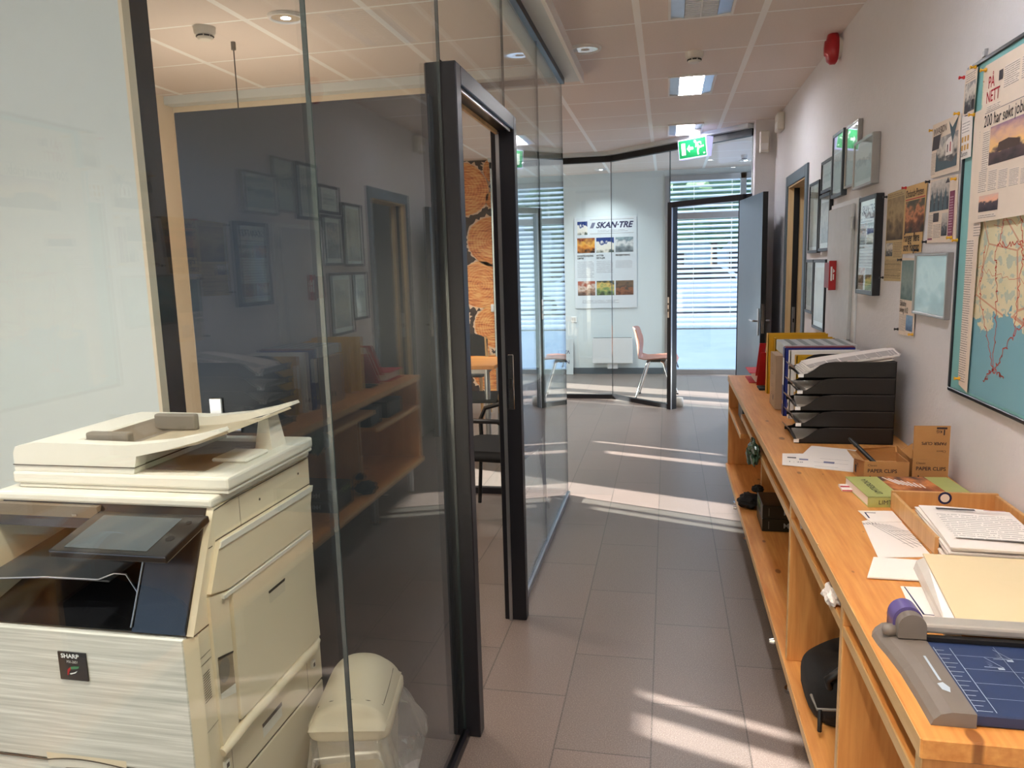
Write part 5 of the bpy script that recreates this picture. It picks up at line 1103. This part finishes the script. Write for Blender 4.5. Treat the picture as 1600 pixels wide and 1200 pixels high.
# ================================================================== WASTE BIN
BC = Vector((-.792, 1.705, 0)); MBn = T(BC) @ Matrix.Rotation(R(11), 4, 'Z')
bn = thing('waste_bin', BC, 'ivory swing-lid waste bin with a clear bag, beside the photocopier', 'bin')
def rrect(w_, d_, r, n=6):
    o = []
    for cx, cy, a0 in ((w_ / 2 - r, d_ / 2 - r, 0), (-w_ / 2 + r, d_ / 2 - r, 90), (-w_ / 2 + r, -d_ / 2 + r, 180), (w_ / 2 - r, -d_ / 2 + r, 270)):
        for i in range(n + 1): a = R(a0 + 90 * i / n); o.append((cx + r * math.cos(a), cy + r * math.sin(a)))
    return o
def loft(b, secs, m, smooth=True, caps=True):
    n = len(secs[0][0]); vs = [(x, y, z) for P, z in secs for x, y in P]
    b.add(vs, [(j * n + i, j * n + (i + 1) % n, (j + 1) * n + (i + 1) % n, (j + 1) * n + i) for j in range(len(secs) - 1) for i in range(n)], m, smooth)
    if caps: b.add(vs, [list(range(n))[::-1], list(range(len(vs) - n, len(vs)))], m)
    return b
M_bin = pm('ivory_bin_plastic', (226, 214, 190), .5, var=.015)
b = MB(); b.M = MBn; loft(b, [(rrect(.145, .19, .03), .003), (rrect(.150, .195, .03), .02), (rrect(.178, .238, .03), .375)], M_bin); b.build('bin_body', bn)
b = MB(); b.M = MBn; loft(b, [(rrect(.202, .268, .035), .376), (rrect(.206, .272, .035), .383), (rrect(.206, .272, .035), .402), (rrect(.196, .262, .035), .408)], M_bin)
def dome(u, v):
    x = (u - .5) * .190; y = (v - .5) * .254 + (.016 if v < .001 else 0) * -1
    p = (0, .56, .62, .69, .76, .83, .89, .94, .98, 1.0, .99, .93, .74, 0); k = v * 13; i = min(12, int(k)); f_ = p[i] + (p[i + 1] - p[i]) * (k - i)
    g = max(0, 1 - abs(2 * u - 1) ** 2.3) ** .62
    return (x, y, .406 + .088 * f_ * g)
b.grid(dome, 26, 39, M_bin); lidb = b.build('swing_lid', bn)
b = MB(); b.M = MBn
for us in ([(.06, .20), (.25, .155), (.5, .14), (.75, .155), (.93, .20)], [(.93, .22), (.94, .5), (.93, .8)]):
    pts = [Vector(dome(u, v)) + Vector((0, 0, .0004)) for u, v in us]; b.tube(pts, .0010, M_seam_shade, n=5)
b.build('flap_seam', lidb)
def film():
    t = NT('clear_plastic_film'); t.n.remove(t.b)
    tr_ = t.add('ShaderNodeBsdfTransparent'); tr_.inputs[0].default_value = (.96, .96, .96, 1)
    g = t.add('ShaderNodeBsdfGlossy'); g.inputs['Roughness'].default_value = .12
    d = t.add('ShaderNodeBsdfDiffuse'); d.inputs[0].default_value = (.85, .84, .82, 1)
    m1 = t.add('ShaderNodeMixShader'); m1.inputs[0].default_value = .45; t.link(g.outputs[0], m1.inputs[1]); t.link(d.outputs[0], m1.inputs[2])
    n = t.noise(t.coord(), 26, 3); fr_ = t.add('ShaderNodeLayerWeight'); fr_.inputs[0].default_value = .5
    m2 = t.add('ShaderNodeMixShader'); t.link(t.math('ADD', t.math('ADD', t.math('MULTIPLY', n, .50), .06), t.math('MULTIPLY', t.math('POWER', fr_.outputs['Facing'], 4.0), .8)), m2.inputs[0]); t.link(tr_.outputs[0], m2.inputs[1]); t.link(m1.outputs[0], m2.inputs[2])
    t.link(m2.outputs[0], t.out.inputs[0]); return t.m
b = MB(); b.M = MBn; NB = 60
def bagp(u, v):
    a = 2 * math.pi * u; P = rrect(.186, .246, .03, 14); k = int(u * len(P)) % len(P); x, y = P[k]
    fl = .012 + .055 * v * (1.0 + .8 * math.cos(a - .2)) * .8 + .012 * math.sin(a * 7 + v * 3) * v + .008 * math.sin(a * 13) * v
    d = Vector((x, y)).normalized()
    return (x + d.x * fl, y + d.y * fl, .374 - v * (.11 + .05 * math.sin(a * 2 + 1) + .025 * math.sin(a * 5)) - .006 * math.sin(a * 9) * v)
b.grid(bagp, NB, 8, film()); b.build('bin_bag', label='clear plastic bag hanging crumpled over the rim of the ivory bin', cat='bag')

# ================================================================== CHAIRS AND TABLES
def armchair(loc, rz, label):
    t = thing('armchair', loc, label, 'chair', None); M0 = T(loc) @ Matrix.Rotation(rz, 4, 'Z')
    def part(name, fn):
        b = MB(); b.M = M0; fn(b); return b.build(name, t)
    part('seat', lambda b: loft(b, [(rrect(.44, .44, .08), .415), (rrect(.48, .48, .09), .43), (rrect(.48, .48, .09), .455), (rrect(.42, .42, .09), .475)], M_blackcloth))
    def back(b):
        def f(u, v): return (-.235 - .03 * v + .03 * (2 * u - 1) ** 2, (u - .5) * (.44 - .10 * v ** 4), .50 + .36 * v)
        b.grid(f, 10, 10, M_blackcloth, thick=(-.035, 0, .0))
    part('backrest', back)
    for sy in (-1, 1):
        part('armrest', lambda b: b.tube([(-.22, sy * .25, .60), (-.12, sy * .27, .665), (.05, sy * .275, .665), (.17, sy * .27, .63), (.20, sy * .26, .56), (.19, sy * .245, .42)], .014, M_black))
        part('leg', lambda b: b.tube([(.19, sy * .24, .43), (.22, sy * .25, .01)], .012, M_black))
        part('leg', lambda b: b.tube([(-.20, sy * .22, .60), (-.20, sy * .23, .43), (-.24, sy * .25, .01)], .012, M_black))
    return t
armchair((-1.0, 4.28, 0), R(172), 'black armchair inside the meeting room, seen through the open doorway')
def table(x0, x1, y0, y1, z, label):
    t = thing('table', ((x0 + x1) / 2, (y0 + y1) / 2, 0), label, 'table')
    MB().box(x0, x1, y0, y1, z - .03, z, M_table, .004).build('tabletop', t)
    MB().box(x0 + .08, x1 - .08, y0 + .06, y1 - .06, z - .07, z - .0305, M_whitemetal).build('apron', t)
    for x in (x0 + .08, x1 - .08):
        for y in (y0 + .08, y1 - .08): MB().cyl((x, y, 0), (x, y, z - .031), .022, M_alu).build('leg', t)
table(-2.18, -1.33, 5.72, 6.32, .745, 'orange wooden lunch table seen through the doorway in front of the log mural')
def beech_chair(loc, rz, label):
    t = thing('dining_chair', loc, label, 'chair', 'beech chairs at the lunch table'); M0 = T(loc) @ Matrix.Rotation(rz, 4, 'Z')
    def part(name, fn):
        b = MB(); b.M = M0; fn(b); return b.build(name, t)
    part('seat', lambda b: loft(b, [(rrect(.40, .42, .05), .435), (rrect(.42, .44, .06), .45), (rrect(.40, .42, .06), .465)], M_blackcloth))
    for sy in (-1, 1):
        part('leg', lambda b: b.tube([(.17, sy * .185, .435), (.19, sy * .195, 0)], [.018, .013], M_beech))
        part('leg', lambda b: b.tube([(-.24, sy * .16, .80), (-.20, sy * .18, .44), (-.24, sy * .195, 0)], [.014, .018, .013], M_beech))
    part('backrest', lambda b: b.grid(lambda u, v: (-.225 + .02 * (2 * u - 1) ** 2 - .02 * v, (u - .5) * .36, .60 + .23 * v * (1 - .25 * (2 * u - 1) ** 2)), 10, 6, M_blackcloth, thick=(-.022, 0, 0)))
    part('stretcher', lambda b: b.tube([(.18, -.185, .25), (.18, .185, .25)], .009, M_beech))
beech_chair((-1.52, 5.98, 0), R(182), 'beech chair with black seat pushed in at the end of the lunch table')
beech_chair((-2.0, 7.35, 0), R(-88), 'beech chair with black back on the mural side of the lunch table')

ch = thing('shell_chair', (-.10, 8.54, 0), 'reddish shell chair on chrome legs in the far room by the window', 'chair')
MC = T((-.11, 8.55, 0)) @ Matrix.Rotation(R(-4), 4, 'Z'); M_shell = pm('red_brown_shell', (178, 116, 98), .35)
pr = [(.235, .435), (.20, .450), (.10, .455), (-.02, .445), (-.12, .440), (-.175, .455), (-.20, .505), (-.212, .58), (-.225, .67), (-.245, .76), (-.262, .805)]
def shell(u, v):
    k = v * (len(pr) - 1); i = min(len(pr) - 2, int(k)); f_ = k - i; x = pr[i][0] + (pr[i + 1][0] - pr[i][0]) * f_; z = pr[i][1] + (pr[i + 1][1] - pr[i][1]) * f_
    s_ = 2 * u - 1; wd = .225 - .03 * max(0, v - .55) ** 2 * 6 - .03 * max(0, .15 - v) * 4
    if v > .5: x += .05 * s_ * s_ * min(1, (v - .5) * 4)
    else: z += .025 * s_ * s_ * (v > .05)
    return (x, s_ * wd, z - .02 * abs(s_) ** 6 * (v > .85))
b = MB(); b.M = MC; b.grid(shell, 16, 30, M_shell, thick=(-.004, 0, -.008)); b.build('seat_shell', ch)
for sx, sy in ((-1, -1), (-1, 1), (1, -1), (1, 1)):
    b = MB(); b.M = MC; b.tube([(sx * .06, sy * .16, .432), (sx * .09, sy * .19, .415), (sx * .215, sy * .235, .012)], .011, M_chrome); b.cyl((sx * .214, sy * .234, 0), (sx * .214, sy * .234, .016), .013, M_darker, n=12); b.build('leg', ch)
b = MB(); b.M = MC; b.box(-.10, .10, -.17, .17, .424, .431, M_darker); b.build('seat_frame', ch)

# ================================================================== FAR ROOM
po = thing('poster', (-.82, 10.392, .91), 'tall company poster with timber building photos on the far wall', 'poster')
b = MB().box(-1.24, -.40, 10.384, 10.398, .91, 2.13, pm('poster_blue_white', (220, 226, 232), .45, var=.01), .002); b.build('board', po)
F = FR((-1.24, 10.384, 2.13), (1, 0, 0), (0, 0, 1)); b = MB()
def pq(u0, o0, u1, o1, m, lines=None, off=.0008): b.quad(F, u0, -o1, u1, -o0, m, off, lines)
pq(.045, .05, .18, .227, P_villa); b.text('SKAN·TRE', F, .295, -.142, .108, M_navy, .001, shear=.32, bold=.035, wide=.98)
b.poly(F, [(.214, -.143), (.245, -.07), (.29, -.07), (.259, -.143)], pm('logo_grey_blue', (116, 122, 150), .5), .001)
pq(.214, .032, .80, .036, M_greyplastic); pq(.214, .215, .80, .219, M_greyplastic); pq(.32, .16, .72, .195, M_txtpost, 2)
for i, (m1, m2, h1, h2) in enumerate(((P_fire, P_int, 'KONSTRUKSJONS-', 'LIMTRE'), (P_villa, P_arch, 'HYTTER', 'DETALJER'), (P_dome, P_beams, 'PROSJEKTERING', ''))):
    u = .04 + i * .258; pq(u, .271, u + .238, .47, m1); pq(u, .85, u + .238, 1.045, m2); b.text(h1, F, u, -.520, .031, M_ink, .001, wide=.86, bold=.03)
    if h2: b.text(h2, F, u, -.552, .031, M_ink, .001, wide=.86, bold=.03)
    pq(u, .575, u + .225, .80 - .06 * i, M_txtpost, 13)
pq(.10, 1.10, .60, 1.15, M_txtpost, 3); b.build('print', po)
ht = thing('panel_heater', (-.74, 10.36, .15), 'white panel heater low on the far wall behind the shell chair', 'heater')
MB().box(-1.005, -.455, 10.315, 10.375, .155, .505, M_whitemetal, .006, 2).build('panel', ht)
MB().box(-.99, -.47, 10.318, 10.37, .5051, .508, M_dark).build('grille', ht); MB().box(-.80, -.66, 10.34, 10.384, .08, .155, M_whitemetal).build('bracket', ht)
MB().box(-1.30, -1.22, 10.389, 10.399, .72, .80, M_white, .003).box(-1.285, -1.235, 10.386, 10.390, .735, .785, M_grille, .002).build('light_switch', label='white switch on the far wall left of the poster', cat='switch')
b = MB(); b.M = rot_about((0, 10.30, 0), R(-8), 'X'); b.box(-1.75, -1.27, 10.296, 10.304, .002, .49, pm('sign_board_grey', (196, 204, 208), .5), .001)
Fsg = FR((-1.29, 10.2955, .47), (-1, 0, 0), (0, 0, -1)); Fsg = (Fsg[0], Fsg[1], Fsg[2], Fsg[1].cross(Fsg[2]))
b.text('VAKT', Fsg, .03, .13, .07, M_navy, .001, bold=.01).text('NOKAS', Fsg, .03, .27, .07, M_navy, .001, bold=.01)
b.poly(Fsg, [(.11 + .035 * math.cos(i * .393), .375 + .035 * math.sin(i * .393)) for i in range(16)], M_navy, .001).poly(Fsg, [(.118 + .022 * math.cos(i * .393), .375 + .022 * math.sin(i * .393)) for i in range(16)], M_white, .0014)
b.build('company_sign', label='grey sign board with upside-down letters leaning on the far wall', cat='sign')
b = MB().lathe([(.020, 0), (.036, .002), (.038, .05), (.034, .095), (.012, .10)], (.135, 8.02, 0.0005), M_grille); b.build('door_stop', label='cream door stop on the floor beside the far door frame', cat='door stop')
MB().cyl((.02, 10.22, .56), (.14, 10.30, .14), .006, M_greyplastic, n=8).cyl((.14, 10.30, .14), (.15, 10.31, .10), .009, M_black, n=8).cyl((.02, 10.22, .56), (.015, 10.34, .585), .006, M_greyplastic, n=8).build('blind_crank', label='thin crank rod leaning by the far window frame', cat='crank')

bl = thing('venetian_blind', (.95, 10.62, .58), 'pale blue venetian blind lowered outside the far window', 'blind')
M_slat = pm('pale_blue_slat', (206, 218, 236), .4, var=.01)
b = MB(); z = .65; tl = R(28)
while z < 2.66:
    def sl(u, v, z=z): q = (v - .5) * .078; return (-.06 + 2.05 * u, 10.62 + q * math.cos(tl), z + q * math.sin(tl) + .005 * (1 - (2 * v - 1) ** 2))
    b.grid(sl, 1, 4, M_slat, thick=(0, 0, -.0012)); z += .066
b.build('slats', bl)
MB().box(-.06, 1.99, 10.605, 10.635, .585, .605, M_alu, .003).build('bottom_rail', bl); MB().box(-.06, 1.99, 10.57, 10.67, 2.66, 2.78, M_alu, .003).build('head_box', bl)
b = MB()
for x in (.35, .84, 1.5): b.cyl((x, 10.578, .60), (x, 10.578, 2.66), .0022, M_alu, n=6).cyl((x, 10.662, .60), (x, 10.662, 2.66), .0022, M_alu, n=6)
b.build('cord', bl)

# ================================================================== OUTSIDE
def asphalt():
    t = NT('wet_asphalt'); v = t.coord(); n = t.noise(v, 3, 4); n2 = t.noise(v, 60, 2)
    t.link(t.mix(t.math('ADD', t.math('MULTIPLY', n, .6), t.math('MULTIPLY', n2, .4)), lin((80, 98, 126)), lin((118, 134, 158))), t.b.inputs['Base Color']); t.b.inputs['Roughness'].default_value = .5
    return t.m
structure(mbox(-40, 40, 10.56, 60, -.22, -.12, asphalt()), 'floor_street')
structure(mbox(-40, -6.05, -30, 10.5, -.22, -.12, bpy.data.materials['wet_asphalt']), 'floor_yard')
bd_ = thing('building', (6, 38, -.12), 'grey building across the street seen through the far blinds', 'building')
MB().box(-14, 22, 38, 44, -.12, 5.5, pm('grey_render', (196, 204, 212), .8)).build('wall', bd_)
MB().box(-15, 23, 37.4, 44.5, 5.5, 5.9, M_dark).build('roof', bd_)
MB().box(-1.5, 4.2, 37.7, 37.99, 2.55, 3.25, pm('teal_fascia', (40, 150, 140), .5)).build('fascia', bd_)
for i in range(9):
    wn_ = MB().box(-12 + i * 3.7, -10.2 + i * 3.7, 37.93, 37.99, .6, 2.0, M_alu).build('window', bd_); MB().box(-11.9 + i * 3.7, -10.3 + i * 3.7, 37.90, 37.93, .7, 1.9, M_gloss).build('window_pane', wn_)
M_leafg = pm('dark_foliage', (112, 142, 104), .8, var=.3, vs=3)
for i, (x, y, r, l) in enumerate(((-6, 30, 2.2, 'left green tree crown outside beyond the far blinds'), (1.8, 31, 2.6, 'middle green tree outside beyond the far blinds'), (8, 30, 2.4, 'right green tree outside beyond the far blinds'))):
    t = thing('tree', (x, y, -.12), l, 'tree', 'trees across the street')
    MB().cyl((x, y, -.12), (x, y, 3.2), .16, pm('tree_bark', (80, 66, 54), .9) if i == 0 else bpy.data.materials['tree_bark'], .09).build('trunk', t)
    b_ = bmesh.new(); bmesh.ops.create_icosphere(b_, subdivisions=4, radius=1)
    for v_ in b_.verts:
        k = 1 + .35 * mnoise.noise(v_.co * 3 + Vector((i * 5, 0, 0))) + .2 * mnoise.noise(v_.co * 8); v_.co = Vector((x + v_.co.x * k * r, y + v_.co.y * k * r, 4.3 + v_.co.z * k * r * .8))
    MB().bm(b_, M_leafg).build('crown', t)
car = thing('car', (1.2, 24, -.12), 'white car parked across the street, only glimpsed through the blinds', 'car')
Fc_ = FR((-.9, 24, .0), (1, 0, 0), (0, 0, 1))
MB().prism([(0, .15), (4.2, .15), (4.25, .55), (4.0, .85), (3.2, .9), (2.6, 1.35), (1.1, 1.4), (.4, .95), (.02, .85)], Fc_, -1.6, 0, M_whitemetal).build('body', car)
MB().poly(Fc_, [(.55, .95), (1.15, 1.33), (2.5, 1.29), (3.0, .93)], M_gloss, .004).build('side_window', car)
for x in (-.1, 2.5): MB().cyl((x, 24.02 - .06, .2), (x, 24.2, .2), .32, M_darker).cyl((x, 23.95, .2), (x, 23.96, .2), .18, M_alu).build('wheel', car)

# ================================================================== COPY CORNER SHELF AND STORE ROOM (seen in reflections)
sh_ = thing('wall_shelf', (-2.85, .2, 1.42), 'long shelf in the copy corner left of the camera, holding dark binders', 'shelf')
MB().box(-3.0, -2.6, -.7, 1.3, 1.42, 1.445, M_alu, .002).build('shelf_board', sh_)
for y in (-.55, .3, 1.15): MB().hexa([(-3.29, y - .012, 1.40), (-2.65, y - .012, 1.40), (-2.65, y + .012, 1.40), (-3.29, y + .012, 1.40), (-3.29, y - .012, 1.419), (-2.65, y - .012, 1.419), (-2.65, y + .012, 1.419), (-3.29, y + .012, 1.419)], M_alu).build('bracket', sh_)
for i in range(3): binder(T((-2.62, .34 + i * .085, 1.4455)) @ Matrix.Rotation(R(180), 4, 'Z'), .075, .28, .315, M_black, ('first', 'second', 'third')[i] + ' black binder on the copy corner shelf', group='black binders on the copy corner shelf')
desk = thing('desk', (-2.7, .1, 0), 'grey desk along the window side of the copy corner', 'desk')
MB().box(-3.28, -2.45, -.9, 1.3, .70, .73, M_grille, .003).build('desktop', desk)
for y in (-.8, 1.2):
    for x in (-3.2, -2.55): MB().cyl((x, y, 0), (x, y, .699), .022, M_alu).build('leg', desk)
flat('paper_pile', [(-2.9, .2), (-2.6, .15), (-2.55, .6), (-2.85, .65)], M_paper, 'white paper pile on the grey desk in the copy corner', z=.731, th=.02)
su = thing('storage_shelf', (2.3, 6.1, 0), 'grey shelf unit in the store room behind the open doorway', 'shelf')
for y in (5.2, 6.9): MB().box(2.1, 2.55, y, y + .025, 0, 2.2, M_whitemetal).build('side_panel', su)
for z in (.05, .55, 1.0, 1.45, 1.85): MB().box(2.1, 2.55, 5.226, 6.899, z, z + .025, M_whitemetal).build('shelf', su)
